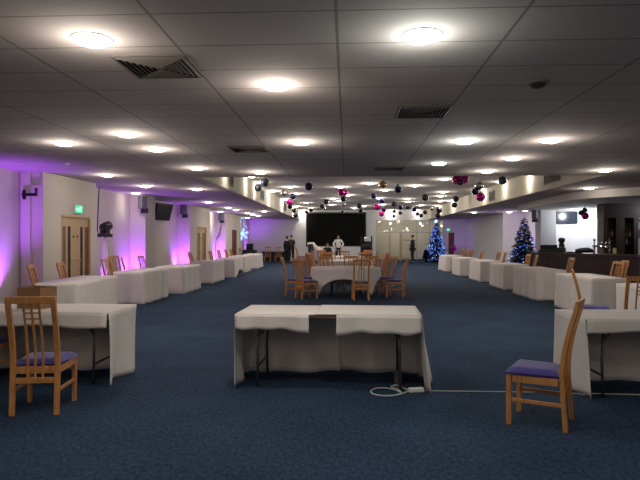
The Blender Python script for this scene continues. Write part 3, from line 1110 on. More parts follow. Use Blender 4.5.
# ------------------------------------------------------------------ hanging baubles
BM = {'navy': M_NAVY, 'dark': M_DARK, 'magenta': M_MAG, 'silver': M_SILVER, 'gold': M_GOLD, 'blue-grey': M_BLUEGREY, 'plum': M_PURPLED}
BN = {'navy': 'navy blue', 'dark': 'near-black', 'magenta': 'shiny magenta', 'silver': 'silver', 'gold': 'pale gold', 'blue-grey': 'blue-grey', 'plum': 'plum'}
# pixel x, y, apparent diameter, distance, colour, what singles it out
BB = [(264.7, 179, 8.6, 19.0, 'blue-grey', 'touching the ceiling step beside the left coffer wall'),
      (258, 188, 7.4, 19.2, 'blue-grey', 'just below the one at the left ceiling step'),
      (284.4, 192.8, 7, 23, 'silver', 'beside the left coffer wall, above the magenta one'),
      (292.8, 196.5, 6, 23.2, 'navy', 'right of the silver one by the left coffer wall'),
      (289.6, 202, 6.6, 23, 'magenta', 'in the left cluster by the coffer wall'),
      (289.8, 206.6, 5, 23.2, 'dark', 'hanging right under the left magenta one'),
      (308.7, 184.7, 8, 20.5, 'navy', 'hanging alone with a bright glint, left of middle'),
      (294, 210.5, 4.8, 30, 'dark', 'upper of two against the bright far left corner'),
      (295.6, 215.5, 4.8, 30, 'dark', 'lower of two against the bright far left corner'),
      (306.3, 212, 3.6, 35, 'dark', 'small, at the top corner of the stage screen, left of a pair'),
      (311, 210, 4.4, 35, 'dark', 'small, at the top corner of the stage screen, right of a pair'),
      (326.2, 202, 5.2, 28, 'dark', 'upper of a pair above the left half of the stage screen'),
      (322.2, 206.5, 4.8, 28.2, 'dark', 'lower of a pair above the left half of the stage screen'),
      (324.6, 208.8, 3, 28.6, 'silver', 'tiny, behind the dark pair above the stage screen'),
      (341.2, 192.3, 7, 21, 'magenta', 'left of the overlapping magenta two above the stage screen'),
      (345, 192.8, 6, 21.3, 'magenta', 'right of the overlapping magenta two above the stage screen'),
      (343.4, 198.8, 5.8, 21.2, 'dark', 'below the overlapping magenta two'),
      (343.6, 204.4, 4.4, 21.4, 'silver', 'lowest of the middle string, under magenta and dark ones'),
      (342.5, 212.2, 3.4, 36, 'dark', 'tiny, in front of the top middle of the stage screen'),
      (359, 205.8, 4.8, 29, 'dark', 'upper of a pair at the right top of the stage screen'),
      (360.6, 210.2, 4.6, 29, 'navy', 'lower of a pair at the right top of the stage screen'),
      (364.6, 211.4, 2.6, 29.3, 'silver', 'tiny, beside the pair at the right top of the stage screen'),
      (373.7, 196, 5.8, 24, 'navy', 'top of the right-of-middle cluster'),
      (382, 200.8, 5, 24.2, 'navy', 'upper right in the right-of-middle cluster'),
      (377.3, 207, 6.6, 24, 'magenta', 'larger, upper magenta of the right-of-middle cluster'),
      (384, 209.8, 4.7, 24.4, 'plum', 'between the two magenta ones right of middle'),
      (381.5, 213.9, 5.4, 24.2, 'magenta', 'smaller, lowest of the right-of-middle cluster'),
      (382.8, 181, 7.8, 20, 'gold', 'alone at the ceiling step right of middle'),
      (398, 189.4, 7.2, 21, 'navy', 'below a tiny dark one, right of the gold one'),
      (397.6, 182, 2.6, 21, 'dark', 'tiny, above the navy one right of the gold one'),
      (394, 204, 5, 30, 'dark', 'top of three in a line against the bright back wall'),
      (394, 211.4, 3.6, 30, 'dark', 'middle of three in a line against the bright back wall'),
      (393.8, 216.2, 3.2, 30, 'dark', 'lowest of three in a line against the bright back wall'),
      (425.2, 195.5, 6.6, 26, 'dark', 'alone between two rows of ceiling lights, right half'),
      (400.5, 207.6, 4.6, 31, 'navy', 'upper of a pair left of the row over the glazed doors'),
      (400.5, 213, 4, 31, 'dark', 'lower of a pair left of the row over the glazed doors'),
      (407.7, 208, 3.4, 33, 'dark', 'small faint one over the glazed doors'),
      (414.3, 209.3, 4.8, 31, 'navy', 'start of a dipping chain of four over the glazed doors'),
      (417.5, 214, 3.8, 31, 'dark', 'second in the dipping chain over the glazed doors'),
      (421.2, 215.6, 4, 31, 'dark', 'lowest in the dipping chain over the glazed doors'),
      (425, 212.3, 4.5, 31, 'dark', 'end of the dipping chain over the glazed doors'),
      (432.2, 208.2, 5, 32, 'silver', 'dull one left of the dark pair above the blue-lit tree'),
      (439.2, 210.2, 6, 31, 'dark', 'upper of the pair right above the blue-lit tree'),
      (438, 215.6, 5.2, 31, 'dark', 'lower of the pair right above the blue-lit tree'),
      (455.8, 198.6, 6.2, 27, 'dark', 'upper of a pair before the right coffer wall'),
      (454.5, 205, 5.6, 27, 'dark', 'lower of a pair before the right coffer wall'),
      (457.3, 179.6, 9.6, 15.5, 'magenta', 'half hidden by the ceiling step, left of the big two'),
      (463.8, 179.2, 9.0, 15.7, 'magenta', 'half hidden by the ceiling step, right of the big two'),
      (460.2, 182.0, 6.6, 15.2, 'plum', 'between and below the big magenta two at the step'),
      (479.2, 186, 8.6, 19, 'silver', 'topping the cluster of three by the right coffer wall'),
      (474.9, 191.5, 7, 19, 'navy', 'left in the cluster of three by the right coffer wall'),
      (480.5, 197, 9, 18.8, 'magenta', 'lowest in the cluster of three by the right coffer wall'),
      (502.5, 180.5, 8.4, 17.5, 'blue-grey', 'alone at the ceiling step before the right coffer wall'),
      (581, 213, 5, 20, 'navy', 'left of the trio hanging over the bar'),
      (584.6, 210.4, 5.2, 20.2, 'navy', 'top of the trio hanging over the bar'),
      (585.2, 216, 7, 19.9, 'magenta', 'lowest of the trio hanging over the bar')]
for px, py, dpx, d, c, where in BB:
    r = ray(px, py)
    P = Vector((r[0] * d / r[1], d, EYE + r[2] * d / r[1]))
    rad = dpx * d / F_PX / 2
    top = 2.70 if px > 570 else ZH
    if P.z + rad > top - .03: P.z = top - rad - .03
    t = thing('hanging_bauble', P, 0, f'{BN[c]} hanging bauble {where}', 'bauble', 'baubles over the bar' if px > 570 else 'baubles hanging from the raised ceiling')
    MB().ball((0, 0, 0), rad, 20, 12).build('ball', BM[c], t, smooth=True)
    MB().lathe([(rad * .16, rad * .97), (rad * .16, rad * 1.1), (rad * .05, rad * 1.14)], 10).build('cap', M_STEEL, t)
    MB().tube([(0, 0, rad * 1.1), (0, 0, top - P.z)], .003, 5).build('cord', M_BLACK, t)

# ------------------------------------------------------------------ fixtures along the left wall
# running-man exit sign on the exit door pier
t = thing('exit_sign', (XP, 13.2, 2.21), 0, 'lit green and white running-man exit sign above the oak doors', 'sign')
MB().box((.03, 0, 0), (.06, .36, .19)).build('housing', M_WHITE, t, bevel=.004)
MB().box((.0615, 0, 0), (.004, .345, .175)).build('lit_panel', M_SIGNG, t)


def pictogram(parent, m, M):
    b = MB()
    E_ = lambda pts_, w: [b.box(((pts_[i][0] + pts_[i + 1][0]) / 2, (pts_[i][1] + pts_[i + 1][1]) / 2, 0),
                                (math.dist(pts_[i], pts_[i + 1]) + w * .5, w, .003), rz=math.atan2(pts_[i + 1][1] - pts_[i][1], pts_[i + 1][0] - pts_[i][0]), M=M) for i in range(len(pts_) - 1)]
    b.lathe([(.012, -.001), (.012, .001)], 12, M=M @ Matrix.Translation((.012, .052, 0)))
    E_([(.008, .034), (-.006, -.006)], .02)
    E_([(.006, .03), (.03, .016), (.042, .028)], .009)
    E_([(.006, .03), (-.018, .026), (-.026, .006)], .009)
    E_([(-.006, -.008), (.016, -.022), (.012, -.052)], .011)
    E_([(-.006, -.008), (-.018, -.034), (-.044, -.036)], .011)
    # open doorway and arrow
    E_([(.06, -.06), (.06, .062), (.105, .062), (.105, -.06)], .009)
    E_([(-.13, 0), (-.07, 0)], .014)
    E_([(-.105, .03), (-.135, 0), (-.105, -.03)], .014)
    b.build('running_man_pictogram', m, parent)


pictogram(t, M_SIGNW, Matrix.Translation((.065, 0, 0)) @ Matrix(((0, 0, 1, 0), (1, 0, 0, 0), (0, 1, 0, 0), (0, 0, 0, 1))))
# second exit sign by the far red-brown door
t = thing('exit_sign', (7.08, Y_BACK, 2.2), 0, 'tiny lit exit sign above the far red-brown door', 'sign')
MB().box((0, -.03, 0), (.22, .06, .2)).build('housing', M_WHITE, t)
MB().box((0, -.0615, 0), (.21, .004, .18)).build('lit_panel', M_SIGNG, t)
pictogram(t, M_SIGNW, Matrix.Translation((0, -.066, 0)) @ Matrix(((.7, 0, 0, 0), (0, 0, -1, 0), (0, 1, 0, 0), (0, 0, 0, 1))))
t = bpy.data.objects.new('door_4', None); COL.objects.link(t); t.location = (7.3, Y_BACK, 0); t['kind'] = 'structure'
MB().bounds(-.2, .2, -.03, -.001, 0, 2.0).build('leaf', mat('red_brown_door', (112, 66, 44), rough=.5, vary=.15), t)
MB().bounds(-.24, -.2, -.05, -.001, 0, 2.04).bounds(.2, .24, -.05, -.001, 0, 2.04).bounds(-.24, .24, -.05, -.001, 2.0, 2.04).build('door_frame', M_WHITE, t)
MB().tube([(-.15, -.03, 1), (-.15, -.08, 1), (-.05, -.08, 1)], .012).build('handle', M_STEEL, t)

# empty TV bracket on the exit-door pier's near side
t = thing('wall_bracket', (-6.82, 11.65, 2.44), 0, 'empty black wall bracket with a sideways arm on the exit pier side', 'bracket')
MB().box((0, -.012, 0), (.06, .02, .2)).build('wall_plate', M_BLACKM, t)
b = MB(); b.box((.15, -.05, 0), (.3, .04, .06)); b.box((0, -.035, 0), (.05, .04, .09))
b.build('arm', M_BLACKM, t)
MB().box((.29, -.06, .05), (.035, .05, .17)).build('mount_head', M_BLACKM, t)

# moving-head lamp on a stand with a white scrim, cable to the ceiling
p = at_y(105, 236, 15.0)
t = thing('moving_head_lamp', (p.x, 15.0, 0), R(-40), 'black moving-head stage lamp on a stand draped in white scrim', 'stage lamp')
hz = 1.56
st = MB(); st.tube([(0, 0, .45), (0, 0, hz)], .02)
st.build('stand_pole', M_BLACKM, t, smooth=True)
for k in range(3):
    a = k * 2 * PI / 3 + .4
    MB().tube([(0, 0, .75), (.42 * math.cos(a), .42 * math.sin(a), .012)], .013).build('leg', M_BLACKM, t, smooth=True)
sc = MB()
N, MM = 20, 8
prof = [(.045, hz - .02), (.06, 1.3), (.075, 1.0), (.1, .7), (.15, .35), (.2, .03)]
for r_, z_ in prof:
    for k in range(N):
        a = 2 * PI * k / N
        rr_ = r_ * (1 + .18 * math.sin(5 * a))
        sc.v.append(Vector((rr_ * math.cos(a), rr_ * math.sin(a), z_)))
for i in range(len(prof) - 1):
    for k in range(N):
        sc.f.append((i * N + k, i * N + (k + 1) % N, (i + 1) * N + (k + 1) % N, (i + 1) * N + k)); sc.mi.append(0)
sc.build('scrim', M_CLOTH, t, smooth=True)
MB().box((0, 0, hz + .045), (.36, .26, .09)).build('base', M_BLACK, t, bevel=.012)
b = MB(); b.box((-.155, 0, hz + .2), (.035, .12, .26)); b.box((.155, 0, hz + .2), (.035, .12, .26)); b.box((0, 0, hz + .1), (.32, .14, .03))
b.build('yoke', M_BLACK, t, bevel=.008)
hd = MB(); hd.lathe([(.1, -.14), (.13, -.1), (.135, .02), (.12, .1), (.1, .16)], 20, M=Matrix.Translation((0, .02, hz + .27)) @ Matrix.Rotation(R(-62), 4, 'X'))
h = hd.build('head', M_BLACK, t, smooth=True)
MB().lathe([(.085, .158), (.085, .166)], 20, M=Matrix.Translation((0, .02, hz + .27)) @ Matrix.Rotation(R(-62), 4, 'X')).build('lens', M_TV, h)
cb = catmull([Vector(q) for q in [(-6.84, 15.3, ZC), (-6.86, 15.3, 2.5), (-6.88, 15.3, 2.0), (-6.86, 15.25, 1.75), (p.x - .16, 15.02, 1.62)]])
tag(MB().tube(cb, .014, 6).build('hanging_cable', M_BLACK, None, smooth=True), 'dark cable hanging from the ceiling to the moving-head lamp', 'cable')


def wall_speaker(px, py, y, label):
    p_ = at_y(px, py, y)
    t_ = thing('wall_speaker', (p_.x, y, p_.z), R(150), label, 'speaker', 'grey wall speakers')
    MB().box((0, 0, 0), (.2, .2, .4)).build('cabinet', M_GREY, t_, bevel=.015)
    MB().box((0, .103, .0), (.17, .012, .36)).build('grille', M_GREY, t_)
    b_ = MB(); b_.box((0, -.08, -.27), (.22, .12, .12)); b_.box((0, -.02, -.21), (.05, .12, .03))
    b_.box((0, -.16, -.2), (.05, .1, .05))
    b_.build('bracket', M_BLACK, t_)


wall_speaker(142.5, 202.5, 17.6, 'grey wall speaker on a black bracket above the third left table')
wall_speaker(183.5, 209.5, 22.7, 'grey wall speaker right of the black wall screen')
wall_speaker(221, 216.5, 29.55, 'grey wall speaker above the dark door pier')
wall_speaker(534.5, 214, 23.45, 'pale wall speaker on a black arm beside the bar tree')
# wall screen tilted on its arm
p = at_y(163.3, 212, 20.6)
t = thing('wall_screen', (p.x, 20.6, p.z), 0, 'black flat screen tilted down on a wall arm between two violet piers', 'tv')
TM = Matrix.Rotation(R(74), 4, 'Z') @ Matrix.Rotation(R(16), 4, 'X')
b = MB(); b.box((0, 0, 0), (.98, .07, .64), M=TM); b.build('casing', M_BLACK, t, bevel=.008)
MB().box((0, -.038, 0), (.92, .006, .58), M=TM).build('screen', M_TV, t)
MB().tube([(0, .03, 0), (XL - p.x + .02, .12, .05)], .03).build('wall_arm', M_BLACKM, t)
# decorative twigs
p = at_y(219, 237, 29.3)
t = thing('twig_bundle', (-6.78, 28.9, 1.35), 0, 'dark bare twigs leaning on the violet wall between the door piers', 'twigs')
for k, (dy, dz, dx) in enumerate(((1.7, 1.05, .15), (1.35, .75, .1), (1.2, 1.1, .12), (.9, .95, .08))):
    b = MB()
    pp = [Vector((0, -.2, -1.33)), Vector((.0, .05, 0)), Vector((dx * .5, dy * .5, dz * .45)), Vector((dx, dy, dz))]
    b.tube(catmull(pp), .009, 6)
    for q in (.35, .6, .8):
        a = pp[1].lerp(pp[3], q)
        b.tube([a, a + Vector((.05, .22, .3 - .2 * q))], .006, 5)
    b.build('twig', M_TWIG, t, smooth=True)
# star light
p = at_y(242.5, 234, 35.0)
t = thing('star_light', (p.x, 35.0, p.z), 0, 'ice-blue lit snowflake star hanging before the far violet corner', 'star light')
for k in range(6):
    a = k * PI / 3 + .3
    b = MB()
    ca_, sa_ = math.cos(a), math.sin(a)
    b.tube([(0, 0, 0), (.42 * ca_, 0, .42 * sa_)], [.055, .012], 6)
    for q, l in ((.2, .14), (.3, .1)):
        for s in (-1, 1):
            a2 = a + s * R(55)
            b.tube([(q * ca_, 0, q * sa_), (q * ca_ + l * math.cos(a2), 0, q * sa_ + l * math.sin(a2))], [.025, .008], 5)
    b.build('star_arm', M_SNOW, t)
b = MB(); b.tube([(0, 0, .05), (0, 0, ZC - p.z)], .005, 5); b.build('cord', M_BLACK, t)
b = MB()
for k, (dx, dz) in enumerate(((-.12, .75), (.06, .62), (.14, .5), (-.02, .98), (-.14, .5), (.24, .42))):
    b.ball((dx, .02, dz), .035, 8, 6)
    b.tube([(dx, .02, dz), (dx * .5, .02, ZC - p.z)], .004, 4)
b.build('droplet_string', M_SNOW, t)

# black console with monitor at the far left, side table at the wall
p = at_y(249.7, 250, 35.2)
t = thing('console_desk', (p.x, 35.2, 0), 0, 'black draped console desk with a monitor on it at the far left', 'desk')
MB().box((0, 0, .43), (.85, .55, .86)).build('desk', M_BLACK, t, bevel=.02)
MB().box((.0, .06, 1.06), (.42, .3, .4)).build('monitor', M_BLACKM, t, bevel=.02)
t = thing('side_table', (-5.0, 39.3, 0), 0, 'low black side table against the far wall between two chairs', 'table')
MB().box((0, 0, .66), (1.9, .6, .04)).build('tabletop', M_BLACK, t)
MB().box((0, .1, .33), (1.75, .35, .62)).build('modesty_panel', M_BLACK, t)
for sx in (-1, 1):
    for sy in (-1, 1):
        MB().box((sx * .9, sy * .25, .32), (.05, .05, .64)).build('leg', M_BLACK, t)

# ------------------------------------------------------------------ stage end
p0, p1 = at_y(306.7, 213, Y_BACK), at_y(365.5, 246, Y_BACK)
t = thing('stage_screen', ((p0.x + p1.x) / 2, Y_BACK, (p0.z + p1.z) / 2), 0, 'huge black screen on the back wall behind the tables', 'screen')
sw, sh = p1.x - p0.x, p0.z - p1.z
MB().box((0, -.06, 0), (sw, .1, sh)).build('panel', M_SCREEN, t)
b = MB()
for s in (-1, 1):
    b.box((s * sw / 2, -.06, 0), (.08, .14, sh + .08)); b.box((0, -.06, s * sh / 2), (sw, .14, .08))
b.build('frame', M_BLACK, t)
# white plinth below the screen
p2 = at_y(318, 246.5, 39.4); p3 = at_y(362, 246.5, 39.4)
tag(MB().bounds(p2.x, p3.x, 39.2, 39.6, 0, 1.02).build('stage_plinth', M_WALLW, None), 'low white plinth running under the stage screen', 'plinth')
# draped case
p = at_y(311, 247, 36.6)
t = thing('flight_case', (p.x, 36.6, 0), 0, 'tall black case under a white sheet left of the stage screen', 'case')
MB().box((0, 0, .63), (.34, .5, 1.26)).build('body', M_BLACK, t, bevel=.02)
for sx in (-1, 1):
    MB().tube([(sx * .171, -.1, .9), (sx * .2, -.1, .9), (sx * .2, .1, .9), (sx * .171, .1, .9)], .012).build('handle', M_STEEL, t)
b = MB()
NX, NY = 26, 10
path = [(-.2, 1.2), (-.19, 1.3), (0, 1.32), (.19, 1.3), (.32, 1.12), (.5, .98), (.7, .86), (.95, .78), (1.1, .75), (1.14, .72), (1.16, .4), (1.18, .05)]
pth = catmull([Vector((x, 0, z)) for x, z in path], 3)
for q in pth:
    for j in range(NY + 1):
        if j == 0:      # hem hanging at the near side
            b.v.append(Vector((q.x, -.33, max(.02, q.z - (.12 if q.x < .18 else .3 + .05 * math.sin(q.x * 14))))))
            continue
        v = (j - 1) / (NY - 1)
        fold = .025 * math.sin(9 * v + q.x * 3) * min(1, max(0, q.x + .2))
        b.v.append(Vector((q.x + fold * .6, -.3 + .6 * v, q.z + fold)))
for i in range(len(pth) - 1):
    for j in range(NY):
        a = i * (NY + 1) + j
        b.f.append((a, a + 1, a + NY + 2, a + NY + 1)); b.mi.append(0)
o = b.build('draped_sheet', M_CLOTH, None, smooth=True); o.location = (p.x, 36.6, 0)
sm = o.modifiers.new('thickness', 'SOLIDIFY'); sm.thickness = .006
tag(o, 'white sheet sloping down from the tall black case to the floor', 'sheet')
# equipment rack
p = at_y(366.5, 246, 37.0)
t = thing('equipment_rack', (p.x, 37.0, 0), R(-8), 'black equipment rack beside the right edge of the stage screen', 'rack')
b = MB()
for sx in (-1, 1):
    for sy in (-1, 1):
        b.box((sx * .34, sy * .25, .86), (.05, .05, 1.72))
b.build('upright', M_BLACKM, t)
b = MB(); b.box((0, .24, .72), (.66, .02, 1.28)); b.box((-.335, 0, .72), (.015, .46, 1.28)); b.box((.335, 0, .72), (.015, .46, 1.28))
b.build('side_panel', M_BLACK, t)
for z in (.1, .5, .95, 1.35):
    MB().box((0, 0, z), (.66, .5, .03)).build('shelf', M_BLACKM, t)
for z, hh in ((.28, .3), (.7, .34), (1.12, .26)):
    MB().box((0, .02, z), (.6, .42, hh)).build('amplifier', M_BLACK, t, bevel=.01)
MB().box((-.5, -.05, 1.32), (.3, .05, .03)).build('side_arm', M_BLACKM, t)
tag(MB().box((p.x + .05, 36.98, 1.52), (.42, .34, .3)).build('mixer_case', M_STEEL, None, bevel=.03), 'silver mixer box on top of the black equipment rack', 'mixer')

# glazed doors in the back wall
tag(thing('window_1', (0, Y_BACK, 0), 0, None, None), kind='structure')
root = bpy.data.objects['window_1']
xs = [GX0, 2.78, 3.12, 3.72, 4.9, 5.8, GX1]
b = MB()
for x in (GX0, 4.9, 5.8, GX1):
    b.bounds(x - .03, x + .03, .06, .14, 0, GH)
b.bounds(GX0, GX1, .06, .14, GH - .05, GH)
b.bounds(GX0, GX1, .06, .14, 1.98, 2.04)
b.build('frame', M_STEEL, root)
pg = MB(); pg.bounds(GX0, GX1, .095, .105, 2.04, GH - .05)
pg.build('transom_pane', M_GLASS, root)
for a, c in ((GX0 + .03, 2.98), (3.84, 4.87), (4.93, 5.77), (5.83, GX1 - .03)):
    MB().bounds(a, c, .095, .105, .02, 1.98).build('pane', M_GLASS, root)
for x, w in ((3.03, .1), (3.78, .13)):
    MB().bounds(x - w / 2, x + w / 2, .05, .15, .0, 1.98).build('oak_door_stile', M_DOOR, root)
MB().tube([(3.9, .02, 1.47), (4.85, .02, 1.47)], .02).build('push_bar', M_BLACKM, root)

# ------------------------------------------------------------------ christmas trees
def tree(x, y, H, Rb, label, nlights, lm, ph, star=True):
    t = thing('christmas_tree', (x, y, 0), 0, label, 'christmas tree', 'decorated christmas trees')
    b = MB()
    rng = random.Random(int(ph * 10))
    z0 = .25
    nb = 950
    for i in range(nb):
        f = 1 - math.sqrt(1 - (i + .5) / nb)
        z = z0 + (H - z0) * f
        tier = 1 + .16 * math.sin(f * 46)
        L = Rb * (1 - f) * tier * rng.uniform(.72, 1.05) + .05
        a = rng.uniform(0, 2 * PI)
        ca_, sa_ = math.cos(a), math.sin(a)
        droop = -.16 * L
        # a sprig: short blades either side of the branch
        for k in range(4):
            q = .35 + .65 * (k + 1) / 4
            c = Vector((L * q * ca_, L * q * sa_, z + droop * q))
            for s in (-1, 1):
                a2 = a + s * rng.uniform(.5, 1.0)
                l = .13 * rng.uniform(.7, 1.2)
                tip = c + Vector((l * math.cos(a2), l * math.sin(a2), rng.uniform(-.05, .05)))
                sd = Vector((-math.sin(a2), math.cos(a2), rng.uniform(-.6, .6))) * .022
                b.add([c - sd, c + sd, tip], [(0, 1, 2)])
        if i % 3 == 0:
            tip = Vector((L * ca_, L * sa_, z + droop))
            b.tube([(0, 0, z), tip], [.012, .004], 3, cap=False)
    b.build('foliage', M_NEEDLE, t)
    MB().tube([(0, 0, .22), (0, 0, H - .1)], [.05, .012], 8).build('trunk', M_BARK, t)
    ps = min(1, H / 2)
    MB().lathe([(.16 * ps, 0), (.2 * ps, .26), (.21 * ps, .26), (.21 * ps, .29), (.17 * ps, .29)], 20).build('pot', M_BLACK, t)
    for cm, frac in ((lm, .72), (M_FAIRYW, .28)):
        l = MB()
        for i in range(int(nlights * frac)):
            f = 1 - math.sqrt(1 - rng.random() * .985)
            a = rng.uniform(0, 2 * PI)
            rr_ = Rb * (1 - f) * (1 + .16 * math.sin(f * 46)) * rng.uniform(.86, 1.02) + .05
            l.ball((rr_ * math.cos(a), rr_ * math.sin(a), z0 + (H - z0) * f - .1 * rr_), rng.uniform(.011, .021), 6, 4)
        tag(l.build('fairy_light', cm, t), kind='stuff')
    if star:
        s = MB()
        vs = [(0, -.03, 0), (0, .03, 0)]
        for k in range(10):
            rr_ = .15 if k % 2 == 0 else .065
            vs.append((rr_ * math.sin(k * PI / 5), 0, rr_ * math.cos(k * PI / 5)))
        s.add([(x_, y_, z_ + H) for x_, y_, z_ in vs], [(0, 2 + k, 2 + (k + 1) % 10) for k in range(10)] + [(1, 2 + (k + 1) % 10, 2 + k) for k in range(10)])
        s.build('star_topper', M_FAIRYW, t)
    return t


p = at_y(436, 260, 38.0)
tree(p.x, 38.0, 2.72, .72, 'tall christmas tree glowing with blue lights by the glazed doors', 420, M_FAIRYB, 1.3)
p = at_y(524, 270, 26.6)
tree(p.x, 26.6, 2.55, .74, 'dark christmas tree with sparse lights beside the bar', 130, M_FAIRYB, 2.7, star=False)
p = at_y(426.5, 260, 38.2)
tree(p.x - .14, 37.4, .85, .1, 'small dark unlit fir in a pot beside the blue-lit tree', 0, M_FAIRYB, 3.9, star=False)
# magenta balloon by the far exit door
p = at_y(453.5, 250, 39.0)
t = thing('balloon', (p.x, 39.0, .9), 0, 'magenta balloon on a ribbon beside the far exit door', 'balloon')
MB().ball((0, 0, 0), .2, 20, 12, sc=(.9, .9, 1.1)).build('balloon_skin', M_MAG, t, smooth=True)
MB().tube([(0, 0, -.22), (.02, 0, -.84)], .006, 5).build('ribbon', M_WHITE, t)
MB().lathe([(.06, -.9), (.06, -.84), (.03, -.82)], 14).build('weight', M_MAG, t)

# ------------------------------------------------------------------ the bar
pl = [Vector((5.98, 18.7, 0)), Vector((7.72, 15.35, 0)), Vector((8.3, 13.0, 0)), Vector((8.5, 9.0, 0))]


def offset(pp, d):
    out = []
    for i, q in enumerate(pp):
        t_ = (pp[min(i + 1, len(pp) - 1)] - pp[max(i - 1, 0)]).normalized()
        out.append(q + Vector((-t_.y, t_.x, 0)) * d)
    return out


ZB = 1.08
t = thing('bar_counter', (0, 0, 0), 0, 'long dark timber bar counter with boarded front on the right side', 'bar')
# clockwise offset to the staff side
inn = offset(pl, .62)
b = MB()
poly = [(q.x, q.y) for q in pl] + [(q.x, q.y) for q in reversed(inn)]
if sum((poly[i][0] * poly[(i + 1) % len(poly)][1] - poly[(i + 1) % len(poly)][0] * poly[i][1]) for i in range(len(poly))) < 0:
    poly = poly[::-1]
b.prism(poly, 0, ZB - .05)
b.build('body', M_BARWOOD, t)
b = MB()
for i in range(len(pl) - 1):
    a, c = pl[i], pl[i + 1]
    L = (c - a).length
    n_ = int(L / .13)
    dr = (c - a).normalized()
    out_n = Vector((dr.y, -dr.x, 0))
    for k in range(n_):
        m_ = a + dr * (k + .5) * L / n_ + out_n * .008
        b.box((m_.x, m_.y, .52), (L / n_ - .012, .018, .92), rz=math.atan2(dr.y, dr.x))
b.build('front_boarding', M_BARWOOD, t)
o1, o2 = offset(pl, -.07), offset(pl, .66)
poly = [(q.x, q.y) for q in o1] + [(q.x, q.y) for q in reversed(o2)]
if sum((poly[i][0] * poly[(i + 1) % len(poly)][1] - poly[(i + 1) % len(poly)][0] * poly[i][1]) for i in range(len(poly))) < 0:
    poly = poly[::-1]
MB().prism(poly, ZB - .05, ZB).build('counter_top', M_BARTOP, t)
# bottle gantry behind
UX, UY = 8.6, 19.4
t = thing('bar_gantry', (UX, UY, 0), 0, 'dark timber back-bar gantry with posts, shelves and deep header', 'back bar')
W_ = 4.4
MB().bounds(0, W_, -.05, .5, 2.22, 2.699).build('header', M_BARWOOD, t)
MB().bounds(0, W_, -.1, .5, 0, .95).build('base_cabinet', M_BARWOOD, t)
MB().bounds(0, W_, -.16, .5, .95, .99).build('worktop', M_BARTOP, t)
for x in (.0, .42, .56, 1.0, 2.9, 4.25):
    MB().bounds(x, x + .14, 0, .42, .99, 2.22).build('post', M_BARWOOD, t)
MB().bounds(0, 1.14, .42, .48, .99, 2.22).build('back_panel', M_BARWOOD, t)
for z in (1.32, 1.58, 1.84):
    for a, c in ((.14, .42), (.7, 1.0)):
        MB().bounds(a, c, .08, .42, z, z + .02).build('shelf', M_BARTOP, t)
MB().bounds(1.14, 2.9, .4, .44, 1.0, 2.2).build('mirror', mat('pale_mirror_panel', (186, 192, 204), rough=.15, vary=.02), t)
MB().lathe([(.2, 0), (.2, .012), (.17, .014)], 28, M=Matrix.Translation((1.5, .4, 1.7)) @ Matrix.Rotation(PI / 2, 4, 'X')).build('roundel', M_GREY, t)
bp_ = [(.02, 0), (.035, .006), (.035, .13), (.03, .16), (.013, .18), (.012, .23), (.014, .235)]
bm1 = MB().lathe([(.033, 0), (.036, .008), (.036, .13), (.03, .155), (.013, .175), (.012, .225), (.015, .23)], 12)
glass_mb = MB().lathe([(.03, 0), (.032, .005), (.036, .12), (.034, .12), (.029, .012)], 12)
btl = None
names_row = {0.99: 'worktop', 1.34: 'lowest shelf', 1.60: 'middle shelf', 1.86: 'top shelf'}
bays = ((.18, .38, 'bay by the white wall'), (.74, .96, 'bay by the pale mirror'))
for z in (1.34, 1.60, 1.86):
    for a, c, bay in bays:
        for k in range(3):
            x = a + (c - a) * k / 2
            mm = [M_BOTTLE, M_AMBER, M_STEEL, M_BOTTLE][(k + int(z * 10)) % 4]
            o = bm1.build('bottle', mm, None, smooth=True)
            o.location = (UX + x, UY + .2, z)
            tag(o, f'{ {0: "green", 1: "amber", 2: "silvery", 3: "dark green"}[(k + int(z * 10)) % 4] } bottle on the {names_row[z]} of the {bay}, {["left one", "middle one", "right one"][k]}', 'bottle', 'bottles on the back-bar shelves')
# yellow card on the counter
def on_bar(px, d, z=ZB):
    r_ = ray(px, 240)
    return (r_[0] * d / r_[1], d, z)


t = tag(MB().box((0, 0, .13), (.11, .02, .2)).build('price_card', M_YELLOW, None), 'small yellow card standing at the back-bar posts', 'card')
q = on_bar(614.5, 19.29, .99); t.location = (q[0], 19.29, .99)
def bar_pt(px, off=.3):
    """the point on the counter, off metres in from its front, that shows at this pixel column"""
    cl = offset(pl, off)
    best = None
    for i in range(2):
        for k in range(200):
            q_ = cl[i].lerp(cl[i + 1], k / 200)
            u_ = 320 + F_PX * (q_.x * CA + q_.y * SA) / (-q_.x * SA + q_.y * CA)
            if best is None or abs(u_ - px) < best[0]: best = (abs(u_ - px), q_)
    return best[1].x, best[1].y, ZB


t = thing('coffee_grinder', bar_pt(561.5), R(-30), 'tall black coffee grinder on the bar below the flat wall screen', 'coffee grinder')
MB().box((0, 0, .08), (.22, .28, .16)).build('base', M_BLACK, t, bevel=.01)
MB().box((0, .03, .22), (.15, .18, .14)).build('body', M_BLACKM, t, bevel=.015)
MB().lathe([(.05, .28), (.1, .37), (.1, .43), (.06, .47)], 20).build('hopper', M_BLACK, t, smooth=True)
MB().tube([(0, -.1, .18), (0, -.23, .16)], .016).build('portafilter', M_STEEL, t, smooth=True)


def till(loc, rz, label):
    t_ = thing('cash_till', loc, rz, label, 'till')
    MB().box((0, 0, .04), (.3, .32, .08)).build('drawer_box', M_BLACK, t_, bevel=.01)
    MB().box((0, .02, .17), (.26, .04, .16), M=Matrix.Rotation(R(-14), 4, 'X')).build('display', M_BLACKM, t_)
    MB().box((0, .05, .1), (.07, .07, .1)).build('neck', M_BLACK, t_)


